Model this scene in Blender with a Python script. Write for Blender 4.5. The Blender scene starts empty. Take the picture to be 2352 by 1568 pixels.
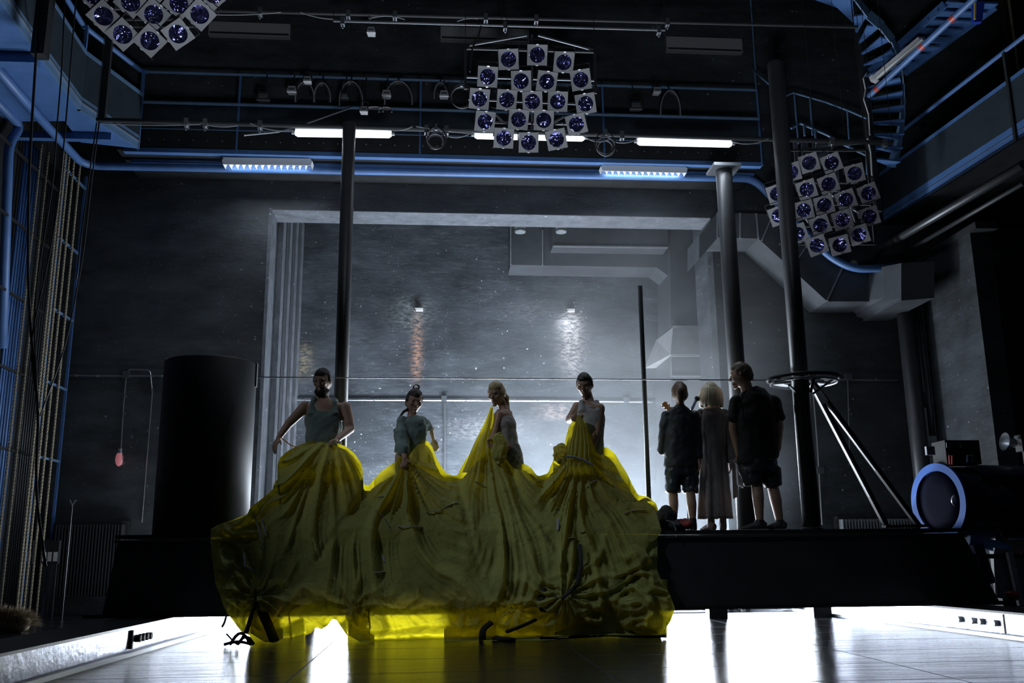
import bpy, bmesh, math, random
import numpy as np
from mathutils import Vector, Matrix, noise
random.seed(7)
C = bpy.context.scene.collection
S = bpy.context.scene
# ---------------------------------------------------------------- camera
F = 2150.0; CX, CY = 1176.0, 784.0; CAMH = 0.78
def _n(v): return v / np.linalg.norm(v)
_Y = _n(np.array([-176., -486., -F])); _Z = np.array([-95., 9744., -F]); _Z = _n(_Z - _Z.dot(_Y) * _Y); _X = np.cross(_Y, _Z)
R = np.array([_X, _Y, _Z]); CAM = np.array([0., 0., CAMH])
def ray(x, y): return R @ np.array([x - CX, -(y - CY), -F])
def P(x, y, d):                      # point at depth d (metres into the stage) seen at photo position x, y
    r = ray(x, y); p = CAM + r * (d / r[1]); return Vector(p)
def PZ(x, y, z):
    r = ray(x, y); return Vector(CAM + r * ((z - CAMH) / r[2]))
def PX(x, y, X):
    r = ray(x, y); return Vector(CAM + r * (X / r[0]))
cam = bpy.data.cameras.new('camera'); camo = bpy.data.objects.new('camera', cam); C.objects.link(camo)
cam.sensor_width = 36; cam.lens = F / 2352 * 36; cam.clip_end = 200
M4 = Matrix([[R[i][0], R[i][1], R[i][2], CAM[i]] for i in range(3)] + [[0, 0, 0, 1]])
camo.matrix_world = M4
S.camera = camo
# ---------------------------------------------------------------- world and exposure
w = bpy.data.worlds.new('world'); S.world = w; w.use_nodes = True
w.node_tree.nodes['Background'].inputs[0].default_value = (0.35, 0.5, 0.7, 1)
w.node_tree.nodes['Background'].inputs[1].default_value = 0.03
S.view_settings.view_transform = 'Standard'; S.view_settings.look = 'None'
S.view_settings.exposure = 0.12; S.view_settings.gamma = 1.0; S.view_settings.use_curve_mapping = False
# ---------------------------------------------------------------- large lights
def area(name, loc, target, sx, sy, power, col=(0.80, 0.89, 1.0), spread=180, tocam=True):
    l = bpy.data.lights.new(name, 'AREA'); l.shape = 'RECTANGLE'; l.size = sx; l.size_y = sy
    l.energy = power; l.color = col; l.spread = math.radians(spread)
    o = bpy.data.objects.new(name, l); C.objects.link(o); o.location = loc
    o.rotation_euler = (Vector(target) - Vector(loc)).to_track_quat('-Z', 'Y').to_euler()
    return o
def spot(name, loc, target, power, angle, blend=0.6, radius=0.1, col=(0.80, 0.89, 1.0)):
    l = bpy.data.lights.new(name, 'SPOT'); l.energy = power; l.spot_size = math.radians(angle); l.spot_blend = blend
    l.shadow_soft_size = radius; l.color = col
    o = bpy.data.objects.new(name, l); C.objects.link(o); o.location = loc
    o.rotation_euler = (Vector(target) - Vector(loc)).to_track_quat('-Z', 'Y').to_euler()
    return o
# floodlights on the stage floor behind the platform: towards the camera, and up the rear wall
area('floodlight_row_under_platform', (0.9, 12.25, 0.15), (0.9, 6, 0.15), 7.8, 0.2, 500)
area('backlight_row_behind_platform', (1.3, 14.3, 0.76), (1.3, 9.0, 2.3), 5.5, 0.30, 520)
area('wall_wash_row', (1.2, 14.7, 0.25), (1.9, 17.3, 2.2), 5.0, 0.4, 800)
area('wall_wash_outer', (0.0, 12.9, 0.25), (0.0, 14.2, 3.5), 8.0, 0.25, 60)
# added unseen spot low at the front, brightens lamp frames and galleries
spot('upward_fill_spot', (0.3, 1.0, 0.15), (1.2, 9.5, 9.0), 850, 60, 0.35, 0.3)
# added unseen fill spots high on the left, raking across the cloth
spot('cloth_fill_left', (-5.6, 5.4, 6.2), (-0.7, 9.2, 1.65), 300, 22, 1.0, 0.25)
spot('cloth_fill_right', (-4.6, 4.8, 7.0), (1.3, 9.2, 1.65), 370, 22, 1.0, 0.25)
# ---------------------------------------------------------------- helpers
WL = {}                              # world position of every object's origin
class MB:
    def __init__(s): s.v = []; s.f = []; s.fm = []; s.cm = 0
    def add(s, vs, fs):
        b = len(s.v); s.v += [Vector(v) for v in vs]
        s.f += [tuple(b + i for i in f) for f in fs]; s.fm += [s.cm] * len(fs)
        return s
    def quad(s, a, b, c, d): return s.add([a, b, c, d], [(0, 1, 2, 3)])
    def hexa(s, q, r):               # q, r: two 4-loops
        return s.add(list(q) + list(r), [(3, 2, 1, 0), (4, 5, 6, 7), (0, 1, 5, 4), (1, 2, 6, 5), (2, 3, 7, 6), (3, 0, 4, 7)])
    def box(s, c, d, rot=None):
        c = Vector(c); h = Vector(d) / 2; vs = []
        for z in (-1, 1):
            for x, y in ((-1, -1), (1, -1), (1, 1), (-1, 1)):
                v = Vector((x * h.x, y * h.y, z * h.z))
                if rot is not None: v = rot @ v
                vs.append(c + v)
        return s.hexa(vs[:4], vs[4:])
    def box2(s, a, b):
        a = Vector(a); b = Vector(b); return s.box((a + b) / 2, [abs(t) for t in (b - a)])
    def bar(s, a, b, w, h, up=(0, 0, 1)):       # rectangular bar from a to b, w wide, h high
        a = Vector(a); b = Vector(b); d = (b - a).normalized(); u = Vector(up)
        x = d.cross(u)
        if x.length < 1e-4: x = d.cross(Vector((0, 1, 0)))
        x.normalize(); u = x.cross(d)
        q = [x * (i * w / 2) + u * (j * h / 2) for i, j in ((-1, -1), (1, -1), (1, 1), (-1, 1))]
        return s.hexa([a + k for k in q], [b + k for k in q])
    def tube(s, pts, r, n=10, cap=True, side=None, ry=None):
        pts = [Vector(p) for p in pts]; m = len(pts)
        rs = list(r) if hasattr(r, '__len__') else [r] * m
        rys = (list(ry) if hasattr(ry, '__len__') else [ry] * m) if ry is not None else rs
        vs = []; fs = []; px = None
        for i, p in enumerate(pts):
            t = (pts[min(i + 1, m - 1)] - pts[max(i - 1, 0)])
            if t.length < 1e-9: t = Vector((0, 0, 1))
            t.normalize()
            if side is not None: x = Vector(side) - t * t.dot(Vector(side))
            elif px is not None: x = px - t * t.dot(px)
            else:
                x = t.cross(Vector((0, 0, 1)))
                if x.length < 1e-3: x = t.cross(Vector((0, 1, 0)))
            if x.length < 1e-6: x = t.orthogonal()
            x.normalize(); px = x; y = t.cross(x)
            for k in range(n):
                a = 2 * math.pi * k / n
                vs.append(p + x * (math.cos(a) * rs[i]) + y * (math.sin(a) * rys[i]))
        for i in range(m - 1):
            for k in range(n):
                k2 = (k + 1) % n
                fs.append((i * n + k, i * n + k2, (i + 1) * n + k2, (i + 1) * n + k))
        if cap:
            fs.append(tuple(reversed(range(n)))); fs.append(tuple(range((m - 1) * n, m * n)))
        return s.add(vs, fs)
    def ell(s, c, r, rot=None, n=16, m=10, fn=None):
        c = Vector(c); vs = []; fs = []
        for j in range(m + 1):
            th = math.pi * j / m
            for i in range(n):
                ph = 2 * math.pi * i / n
                v = Vector((math.sin(th) * math.cos(ph), math.sin(th) * math.sin(ph), math.cos(th)))
                if fn: v = fn(v)
                v = Vector((v.x * r[0], v.y * r[1], v.z * r[2]))
                if rot is not None: v = rot @ v
                vs.append(c + v)
        for j in range(m):
            for i in range(n):
                i2 = (i + 1) % n
                fs.append((j * n + i, (j + 1) * n + i, (j + 1) * n + i2, j * n + i2))
        return s.add(vs, fs)
    def lathe(s, prof, c=(0, 0, 0), rot=None, n=32, cap=True):   # prof: (radius, height) pairs
        c = Vector(c); vs = []; fs = []; m = len(prof)
        for r, h in prof:
            for k in range(n):
                a = 2 * math.pi * k / n; v = Vector((r * math.cos(a), r * math.sin(a), h))
                if rot is not None: v = rot @ v
                vs.append(c + v)
        for i in range(m - 1):
            for k in range(n):
                k2 = (k + 1) % n; fs.append((i * n + k, i * n + k2, (i + 1) * n + k2, (i + 1) * n + k))
        if cap:
            fs.append(tuple(reversed(range(n)))); fs.append(tuple(range((m - 1) * n, m * n)))
        return s.add(vs, fs)
    def grid(s, fn, nu, nv):
        vs = [fn(i / nu, j / nv) for j in range(nv + 1) for i in range(nu + 1)]
        fs = [(j * (nu + 1) + i, j * (nu + 1) + i + 1, (j + 1) * (nu + 1) + i + 1, (j + 1) * (nu + 1) + i) for j in range(nv) for i in range(nu)]
        return s.add(vs, fs)
    def build(s, name, mat, parent=None, smooth=False, remesh=None, noise_amp=0, solid=None, origin=None, bevel=None):
        me = bpy.data.meshes.new(name)
        if origin is None:
            lo = [min(v[i] for v in s.v) for i in range(3)]; hi = [max(v[i] for v in s.v) for i in range(3)]
            origin = Vector(((lo[0] + hi[0]) / 2, (lo[1] + hi[1]) / 2, lo[2]))
        origin = Vector(origin)
        me.from_pydata([v - origin for v in s.v], [], s.f)
        mats = mat if isinstance(mat, (list, tuple)) else [mat]
        for m_ in mats: me.materials.append(m_)
        if len(mats) > 1: me.polygons.foreach_set('material_index', s.fm)
        o = bpy.data.objects.new(name, me); C.objects.link(o)
        if remesh or solid or bevel:
            if remesh:
                md = o.modifiers.new('r', 'REMESH'); md.mode = 'VOXEL'; md.voxel_size = remesh
                md2 = o.modifiers.new('s', 'SMOOTH'); md2.factor = 0.5; md2.iterations = 4
            if solid:
                md = o.modifiers.new('t', 'SOLIDIFY'); md.thickness = solid; md.offset = 0
            if bevel:
                md = o.modifiers.new('b', 'BEVEL'); md.width = bevel; md.segments = 2; md.limit_method = 'ANGLE'
            dg = bpy.context.evaluated_depsgraph_get()
            me2 = bpy.data.meshes.new_from_object(o.evaluated_get(dg)); o.modifiers.clear()
            o.data = me2; bpy.data.meshes.remove(me); me2.name = name; me = me2
            if len(me.materials) == 0:
                for m_ in mats: me.materials.append(m_)
        else:
            bm = bmesh.new(); bm.from_mesh(me); bmesh.ops.recalc_face_normals(bm, faces=bm.faces); bm.to_mesh(me); bm.free()
        if noise_amp:
            amp, sc = noise_amp
            me.update()
            for v in me.vertices:
                q = (v.co + origin) * sc
                v.co += v.normal * (noise.noise(q) * amp + noise.noise(q * 2.3) * amp * 0.5)
        if smooth: me.polygons.foreach_set('use_smooth', [True] * len(me.polygons))
        WL[o.name] = origin
        if parent is not None:
            o.parent = parent; o.location = origin - WL[parent.name]
        else: o.location = origin
        return o
def tag(o, label=None, cat=None, group=None, kind=None):
    if label: o['label'] = label
    if cat: o['category'] = cat
    if group: o['group'] = group
    if kind: o['kind'] = kind
    return o
def thing(name, label, cat, loc, group=None):
    o = bpy.data.objects.new(name, None); C.objects.link(o); o.location = loc; WL[o.name] = Vector(loc)
    o.empty_display_size = 0.1
    return tag(o, label, cat, group)
def kids(o): return [c for c in bpy.data.objects if c.parent == o]
def copy_tree(o, parent=None):
    c = o.copy(); C.objects.link(c); c.parent = parent
    for ch in TREE.get(o.name, []): copy_tree(ch, c)
    return c
TREE = {}
def freeze(o):
    ch = kids(o); TREE[o.name] = ch
    for c in ch: freeze(c)
def catenary(a, b, sag, n=14):
    a = Vector(a); b = Vector(b)
    return [a.lerp(b, t / n) - Vector((0, 0, sag * 4 * (t / n) * (1 - t / n))) for t in range(n + 1)]
# ---------------------------------------------------------------- materials
def mk(name, col, rough=0.6, metal=0.0, var=0.0, vs=3.0, bump=0.0, bs=20.0, stretch=(1, 1, 1), specks=0.0, spc=(0.5, 0.52, 0.55), sps=8.0,
       streaks=0.0, em=None, ems=0.0, spec=0.5, var2=None, alpha=1.0, trans=0.0):
    m = bpy.data.materials.new(name); m.use_nodes = True; nt = m.node_tree; N = nt.nodes; L = nt.links
    b = N['Principled BSDF']; b.inputs['Roughness'].default_value = rough; b.inputs['Metallic'].default_value = metal
    b.inputs['Base Color'].default_value = (*col, 1)
    b.inputs['Specular IOR Level'].default_value = spec
    tc = N.new('ShaderNodeNewGeometry').outputs['Position'] if (streaks or specks) else N.new('ShaderNodeTexCoord').outputs['Object']
    mp = N.new('ShaderNodeMapping'); mp.inputs['Scale'].default_value = stretch; L.new(tc, mp.inputs[0])
    out = None
    if var > 0:
        nz = N.new('ShaderNodeTexNoise'); nz.inputs['Scale'].default_value = vs; nz.inputs['Detail'].default_value = 6; nz.inputs['Roughness'].default_value = 0.65
        L.new(mp.outputs[0], nz.inputs['Vector'])
        rp = N.new('ShaderNodeValToRGB'); rp.color_ramp.elements[0].position = 0.3; rp.color_ramp.elements[1].position = 0.72
        c2 = var2 or tuple(min(1, c * (1 + var)) for c in col)
        rp.color_ramp.elements[0].color = (*[c * (1 - var * 0.5) for c in col], 1) if var < 2 else (*col, 1)
        rp.color_ramp.elements[1].color = (*c2, 1)
        L.new(nz.outputs['Fac'], rp.inputs[0]); out = rp.outputs[0]
    def mix(a, fac, c):
        mx = N.new('ShaderNodeMix'); mx.data_type = 'RGBA'
        if a is None: mx.inputs['A'].default_value = (*col, 1)
        else: L.new(a, mx.inputs['A'])
        L.new(fac, mx.inputs['Factor']); mx.inputs['B'].default_value = (*c, 1); return mx.outputs['Result']
    def ramp(v, lo, hi, k=1.0):
        r = N.new('ShaderNodeMapRange'); r.inputs['From Min'].default_value = lo; r.inputs['From Max'].default_value = hi
        r.inputs['To Max'].default_value = k; L.new(v, r.inputs['Value']); return r.outputs[0]
    if streaks:
        m2 = N.new('ShaderNodeMapping'); m2.inputs['Scale'].default_value = (2.2, 2.2, 13.0); L.new(tc, m2.inputs[0])
        nz = N.new('ShaderNodeTexNoise'); nz.inputs['Scale'].default_value = 1.6; nz.inputs['Detail'].default_value = 9; nz.inputs['Roughness'].default_value = 0.75
        nz.inputs['Distortion'].default_value = 0.6
        L.new(m2.outputs[0], nz.inputs['Vector'])
        out = mix(out, ramp(nz.outputs['Fac'], 0.52, 0.74, streaks * .55), tuple(s * 0.6 for s in spc))
        m3 = N.new('ShaderNodeMapping'); m3.inputs['Scale'].default_value = (5, 5, 34); m3.inputs['Rotation'].default_value = (0, .05, 0); L.new(tc, m3.inputs[0])
        nz = N.new('ShaderNodeTexNoise'); nz.inputs['Scale'].default_value = 1.5; nz.inputs['Detail'].default_value = 8; nz.inputs['Roughness'].default_value = 0.8; nz.inputs['Distortion'].default_value = 1.2; L.new(m3.outputs[0], nz.inputs['Vector'])
        out = mix(out, ramp(nz.outputs['Fac'], 0.60, 0.74, streaks * .8), spc)
        nz = N.new('ShaderNodeTexNoise'); nz.inputs['Scale'].default_value = .8; nz.inputs['Detail'].default_value = 5; L.new(tc, nz.inputs['Vector'])
        out = mix(out, ramp(nz.outputs['Fac'], 0.50, 0.36, .5), tuple(c * .45 for c in col))
    if specks:
        for sc_, th, k in ((sps, 0.045, 1), (sps * 2.6, 0.06, .7)):
            nz2 = N.new('ShaderNodeTexNoise'); nz2.inputs['Scale'].default_value = sc_ * 0.12; nz2.inputs['Detail'].default_value = 3; L.new(tc, nz2.inputs['Vector'])
            nd = N.new('ShaderNodeTexNoise'); nd.inputs['Scale'].default_value = 14; nd.inputs['Detail'].default_value = 2; L.new(tc, nd.inputs['Vector'])
            va_ = N.new('ShaderNodeVectorMath'); va_.operation = 'MULTIPLY_ADD'; L.new(nd.outputs['Color'], va_.inputs[0]); va_.inputs[1].default_value = (.07, .07, .05); L.new(tc, va_.inputs[2])
            vo = N.new('ShaderNodeTexVoronoi'); vo.inputs['Scale'].default_value = sc_; L.new(va_.outputs[0], vo.inputs['Vector'])
            a = ramp(vo.outputs['Distance'], th * 2.2, th)
            b2 = ramp(nz2.outputs['Fac'], 0.46, 0.58)
            mu = N.new('ShaderNodeMath'); mu.operation = 'MULTIPLY'; L.new(a, mu.inputs[0]); L.new(b2, mu.inputs[1])
            mu2 = N.new('ShaderNodeMath'); mu2.operation = 'MULTIPLY'; L.new(mu.outputs[0], mu2.inputs[0]); mu2.inputs[1].default_value = specks * k
            out = mix(out, mu2.outputs[0], tuple(min(.9, s * 2.4) for s in spc))
    if out is not None: L.new(out, b.inputs['Base Color'])
    if bump:
        nz = N.new('ShaderNodeTexNoise'); nz.inputs['Scale'].default_value = bs; nz.inputs['Detail'].default_value = 5
        L.new(mp.outputs[0], nz.inputs['Vector'])
        bp = N.new('ShaderNodeBump'); bp.inputs['Strength'].default_value = bump; bp.inputs['Distance'].default_value = 0.02
        L.new(nz.outputs['Fac'], bp.inputs['Height']); L.new(bp.outputs[0], b.inputs['Normal'])
    if em:
        b.inputs['Emission Color'].default_value = (*em, 1); b.inputs['Emission Strength'].default_value = ems
    if alpha < 1: b.inputs['Alpha'].default_value = alpha
    if trans: b.inputs['Transmission Weight'].default_value = trans
    return m
M = {}
M['wall'] = mk('black_painted_wall', (0.035, 0.040, 0.045), 0.5, var=0.9, vs=1.3, bump=0.25, bs=9, stretch=(1, 1, 2.5), specks=0.6, sps=5.5, streaks=0.45, spc=(0.22, 0.24, 0.27))
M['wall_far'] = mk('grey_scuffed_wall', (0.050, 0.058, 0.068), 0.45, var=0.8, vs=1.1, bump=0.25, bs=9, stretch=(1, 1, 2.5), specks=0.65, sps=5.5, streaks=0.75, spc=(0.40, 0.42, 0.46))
M['soffit'] = mk('scuffed_reveal_paint', (0.12, 0.13, 0.15), 0.6, var=0.6, vs=4, bump=0.4, bs=15, specks=0.6, sps=5, spc=(0.5, 0.5, 0.5))
M['duct'] = mk('dull_dark_duct_paint', (0.06, 0.066, 0.075), 0.45, var=0.4, vs=2, bump=0.1, bs=6)
M['galv'] = mk('galvanised_sheet', (0.26, 0.28, 0.30), 0.45, 0.3, var=0.3, vs=5, bump=0.1, bs=12)
M['black'] = mk('black_paint', (0.018, 0.02, 0.022), 0.5, var=0.5, vs=5)
M['blacker'] = mk('matt_black', (0.008, 0.009, 0.010), 0.8)
M['pole'] = mk('black_tube_paint', (0.035, 0.038, 0.042), 0.42, var=0.4, vs=2, bump=0.05, bs=30)
M['pipe_dark'] = mk('dark_pipe', (0.07, 0.075, 0.08), 0.35, 0.5)
M['blue'] = mk('blue_steel_paint', (0.075, 0.165, 0.38), 0.45, var=0.25, vs=2.5, spec=0.5)
M['bluepale'] = mk('pale_blue_steel_paint', (0.11, 0.20, 0.34), 0.45, var=0.2, vs=3)
M['meshpanel'] = mk('perforated_dark_sheet', (0.035, 0.05, 0.065), 0.5, alpha=0.72, var=0.3, vs=5)
M['steel'] = mk('bright_steel', (0.42, 0.44, 0.47), 0.3, 0.85, bump=0.05, bs=20)
M['steel_rail'] = mk('galvanised_rail_steel', (0.55, 0.57, 0.66), 0.38, 0.6, var=0.5, vs=9, bump=0.25, bs=18)
M['cable'] = mk('black_cable_rubber', (0.03, 0.03, 0.032), 0.4)
M['cablegrey'] = mk('grey_cable', (0.25, 0.26, 0.28), 0.5)
M['rope'] = mk('tan_hemp_rope', (0.42, 0.36, 0.25), 0.85, bump=0.8, bs=60)
M['white'] = mk('white_enamel', (0.75, 0.76, 0.76), 0.4)
M['vent'] = mk('pale_vent_panel', (0.30, 0.30, 0.31), 0.7)
M['frame'] = mk('grey_gel_frame_metal', (0.40, 0.40, 0.42), 0.55, 0.2, var=0.2, vs=6)
M['tube_on'] = mk('lit_fluorescent_diffuser', (0.9, 0.95, 1), 0.4, em=(0.88, 0.94, 1.0), ems=1.6)
M['tube_hot'] = mk('lit_fluorescent_tube', (1, 1, 1), 0.4, em=(0.9, 0.95, 1.0), ems=5.0)
M['flood_on'] = mk('lit_floodlight_lens', (1, 1, 1), 0.4, em=(0.88, 0.93, 1.0), ems=1.8)
M['skin'] = mk('skin', (0.42, 0.26, 0.19), 0.5, var=0.15, vs=9, bump=0.08, bs=60)
M['red'] = mk('red_plastic', (0.5, 0.06, 0.05), 0.4)
M['orange'] = mk('orange_cord', (0.8, 0.25, 0.05), 0.5)
def mk_gel():
    m = bpy.data.materials.new('crumpled_violet_foil'); m.use_nodes = True; nt = m.node_tree; N = nt.nodes; L = nt.links
    b = N['Principled BSDF']; b.inputs['Base Color'].default_value = (0.16, 0.16, 0.42, 1); b.inputs['Metallic'].default_value = 0.9; b.inputs['Roughness'].default_value = 0.10
    oi = N.new('ShaderNodeObjectInfo'); tc = N.new('ShaderNodeTexCoord')
    va = N.new('ShaderNodeVectorMath'); va.operation = 'ADD'; L.new(tc.outputs['Object'], va.inputs[0])
    cb = N.new('ShaderNodeCombineXYZ'); mu = N.new('ShaderNodeMath'); mu.operation = 'MULTIPLY'; mu.inputs[1].default_value = 40
    L.new(oi.outputs['Random'], mu.inputs[0]); L.new(mu.outputs[0], cb.inputs[0]); L.new(mu.outputs[0], cb.inputs[1]); L.new(cb.outputs[0], va.inputs[1])
    nz = N.new('ShaderNodeTexNoise'); nz.inputs['Scale'].default_value = 4.5; nz.inputs['Detail'].default_value = 1.5; nz.inputs['Distortion'].default_value = 1.4
    L.new(va.outputs[0], nz.inputs['Vector'])
    bp = N.new('ShaderNodeBump'); bp.inputs['Strength'].default_value = 1.0; bp.inputs['Distance'].default_value = 0.16
    L.new(nz.outputs['Fac'], bp.inputs['Height']); L.new(bp.outputs[0], b.inputs['Normal'])
    return m
M['gel'] = mk_gel()
def mk_floor():
    m = bpy.data.materials.new('glossy_black_stage_boards'); m.use_nodes = True; nt = m.node_tree; N = nt.nodes; L = nt.links
    b = N['Principled BSDF']; b.inputs['Base Color'].default_value = (0.02, 0.022, 0.028, 1); b.inputs['Roughness'].default_value = 0.2
    b.inputs['Specular IOR Level'].default_value = 0.38
    tc = N.new('ShaderNodeNewGeometry').outputs['Position']
    mp = N.new('ShaderNodeMapping'); mp.inputs['Scale'].default_value = (0.9, 10, 1); L.new(tc, mp.inputs[0])
    nz = N.new('ShaderNodeTexNoise'); nz.inputs['Scale'].default_value = 2.6; nz.inputs['Detail'].default_value = 6; nz.inputs['Roughness'].default_value = 0.6; L.new(mp.outputs[0], nz.inputs['Vector'])
    # board seams across the stage
    sx = N.new('ShaderNodeSeparateXYZ'); L.new(tc, sx.inputs[0])
    md = N.new('ShaderNodeMath'); md.operation = 'FRACT'; dv = N.new('ShaderNodeMath'); dv.operation = 'DIVIDE'; dv.inputs[1].default_value = 0.83
    L.new(sx.outputs[1], dv.inputs[0]); L.new(dv.outputs[0], md.inputs[0])
    lt = N.new('ShaderNodeMath'); lt.operation = 'LESS_THAN'; lt.inputs[1].default_value = 0.018; L.new(md.outputs[0], lt.inputs[0])
    md2 = N.new('ShaderNodeMath'); md2.operation = 'FRACT'; dv2 = N.new('ShaderNodeMath'); dv2.operation = 'DIVIDE'; dv2.inputs[1].default_value = 2.05
    ofs = N.new('ShaderNodeMath'); ofs.operation = 'ADD'; ofs.inputs[1].default_value = .93; L.new(sx.outputs[0], ofs.inputs[0]); L.new(ofs.outputs[0], dv2.inputs[0]); L.new(dv2.outputs[0], md2.inputs[0])
    lt2 = N.new('ShaderNodeMath'); lt2.operation = 'LESS_THAN'; lt2.inputs[1].default_value = 0.006; L.new(md2.outputs[0], lt2.inputs[0])
    mx = N.new('ShaderNodeMath'); mx.operation = 'MAXIMUM'; L.new(lt.outputs[0], mx.inputs[0]); L.new(lt2.outputs[0], mx.inputs[1])
    sb = N.new('ShaderNodeMath'); sb.operation = 'MULTIPLY_ADD'; sb.inputs[1].default_value = -0.9; L.new(mx.outputs[0], sb.inputs[0]); L.new(nz.outputs['Fac'], sb.inputs[2])
    bp = N.new('ShaderNodeBump'); bp.inputs['Strength'].default_value = 0.35; bp.inputs['Distance'].default_value = 0.03
    L.new(sb.outputs[0], bp.inputs['Height']); L.new(bp.outputs[0], b.inputs['Normal'])
    mr = N.new('ShaderNodeMapRange'); mr.inputs['To Min'].default_value = 0.06; mr.inputs['To Max'].default_value = 0.24
    n2 = N.new('ShaderNodeTexNoise'); n2.inputs['Scale'].default_value = 1.2; n2.inputs['Detail'].default_value = 4; L.new(mp.outputs[0], n2.inputs['Vector'])
    L.new(n2.outputs['Fac'], mr.inputs['Value']); ms = N.new('ShaderNodeMath'); ms.operation = 'MULTIPLY_ADD'; ms.inputs[1].default_value = .7; L.new(mx.outputs[0], ms.inputs[0]); L.new(mr.outputs[0], ms.inputs[2]); L.new(ms.outputs[0], b.inputs['Roughness'])
    return m
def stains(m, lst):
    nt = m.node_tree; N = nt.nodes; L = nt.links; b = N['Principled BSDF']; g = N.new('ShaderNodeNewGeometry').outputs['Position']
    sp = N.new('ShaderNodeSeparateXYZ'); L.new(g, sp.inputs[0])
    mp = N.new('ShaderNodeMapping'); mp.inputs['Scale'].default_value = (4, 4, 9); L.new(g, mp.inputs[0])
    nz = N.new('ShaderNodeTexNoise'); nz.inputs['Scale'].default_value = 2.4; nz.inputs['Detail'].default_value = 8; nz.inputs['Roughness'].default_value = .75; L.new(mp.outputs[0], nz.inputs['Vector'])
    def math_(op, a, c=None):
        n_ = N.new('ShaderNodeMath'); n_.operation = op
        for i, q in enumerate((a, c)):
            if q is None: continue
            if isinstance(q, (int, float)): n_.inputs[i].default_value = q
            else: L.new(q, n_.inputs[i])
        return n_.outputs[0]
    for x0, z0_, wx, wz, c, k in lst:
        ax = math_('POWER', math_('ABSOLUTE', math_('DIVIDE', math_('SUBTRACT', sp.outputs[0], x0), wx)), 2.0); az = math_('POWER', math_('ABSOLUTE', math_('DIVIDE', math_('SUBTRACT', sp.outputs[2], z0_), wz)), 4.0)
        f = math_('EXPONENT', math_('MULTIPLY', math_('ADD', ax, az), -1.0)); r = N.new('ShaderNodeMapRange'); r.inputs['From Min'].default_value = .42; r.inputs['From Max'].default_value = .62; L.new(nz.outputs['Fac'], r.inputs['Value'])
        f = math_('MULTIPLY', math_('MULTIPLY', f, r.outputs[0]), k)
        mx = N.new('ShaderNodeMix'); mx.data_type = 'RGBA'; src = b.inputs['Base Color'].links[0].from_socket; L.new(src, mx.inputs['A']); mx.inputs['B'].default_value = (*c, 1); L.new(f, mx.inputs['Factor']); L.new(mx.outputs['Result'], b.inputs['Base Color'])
def st(x1, x2, y1, y2, c, k):
    a = P(x1, y1, 17.2); d = P(x2, y2, 17.2); return ((a.x + d.x) / 2, (a.z + d.z) / 2, (d.x - a.x) / 2, (a.z - d.z) / 2, c, k)
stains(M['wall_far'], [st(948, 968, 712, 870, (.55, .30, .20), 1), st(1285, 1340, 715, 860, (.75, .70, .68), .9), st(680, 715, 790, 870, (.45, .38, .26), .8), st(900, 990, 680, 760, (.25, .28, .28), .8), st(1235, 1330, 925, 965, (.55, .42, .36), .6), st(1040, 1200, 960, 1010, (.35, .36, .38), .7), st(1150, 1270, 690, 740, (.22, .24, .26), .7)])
M['floor'] = mk_floor()
def mk_cloth(name='yellow_silk', tr=0.42):
    m = bpy.data.materials.new(name); m.use_nodes = True; nt = m.node_tree; N = nt.nodes; L = nt.links
    for n_ in list(N): N.remove(n_)
    o = N.new('ShaderNodeOutputMaterial'); d = N.new('ShaderNodeBsdfDiffuse'); t = N.new('ShaderNodeBsdfTranslucent'); mx = N.new('ShaderNodeMixShader')
    tc = N.new('ShaderNodeTexCoord')
    nz = N.new('ShaderNodeTexNoise'); nz.inputs['Scale'].default_value = 2.2; nz.inputs['Detail'].default_value = 8; nz.inputs['Roughness'].default_value = 0.7; L.new(tc.outputs['Object'], nz.inputs['Vector'])
    rp = N.new('ShaderNodeValToRGB'); rp.color_ramp.elements[0].position = 0.35; rp.color_ramp.elements[1].position = 0.7
    rp.color_ramp.elements[0].color = (0.38, 0.43, 0.15, 1); rp.color_ramp.elements[1].color = (0.48, 0.52, 0.20, 1)
    L.new(nz.outputs['Fac'], rp.inputs[0]); L.new(rp.outputs[0], d.inputs[0]); t.inputs[0].default_value = (0.90, 0.74, 0.015, 1)
    n2 = N.new('ShaderNodeTexNoise'); n2.inputs['Scale'].default_value = 7; n2.inputs['Detail'].default_value = 7; n2.inputs['Distortion'].default_value = 0.8; L.new(tc.outputs['Object'], n2.inputs['Vector'])
    bp = N.new('ShaderNodeBump'); bp.inputs['Strength'].default_value = 0.6; bp.inputs['Distance'].default_value = 0.05
    L.new(n2.outputs['Fac'], bp.inputs['Height']); L.new(bp.outputs[0], d.inputs['Normal']); L.new(bp.outputs[0], t.inputs['Normal'])
    mx.inputs[0].default_value = tr
    L.new(d.outputs[0], mx.inputs[1]); L.new(t.outputs[0], mx.inputs[2]); L.new(mx.outputs[0], o.inputs[0])
    return m
M['silk'] = mk_cloth()
M['lining'] = mk_cloth('light_blocking_silk', 0.14)  # denser copy of the silk, keeps backlight from coming through
def fabric(name, col, **k):
    a = dict(rough=0.85, var=0.35, vs=6, bump=0.35, bs=14); a.update(k); return mk(name, col, **a)
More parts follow.
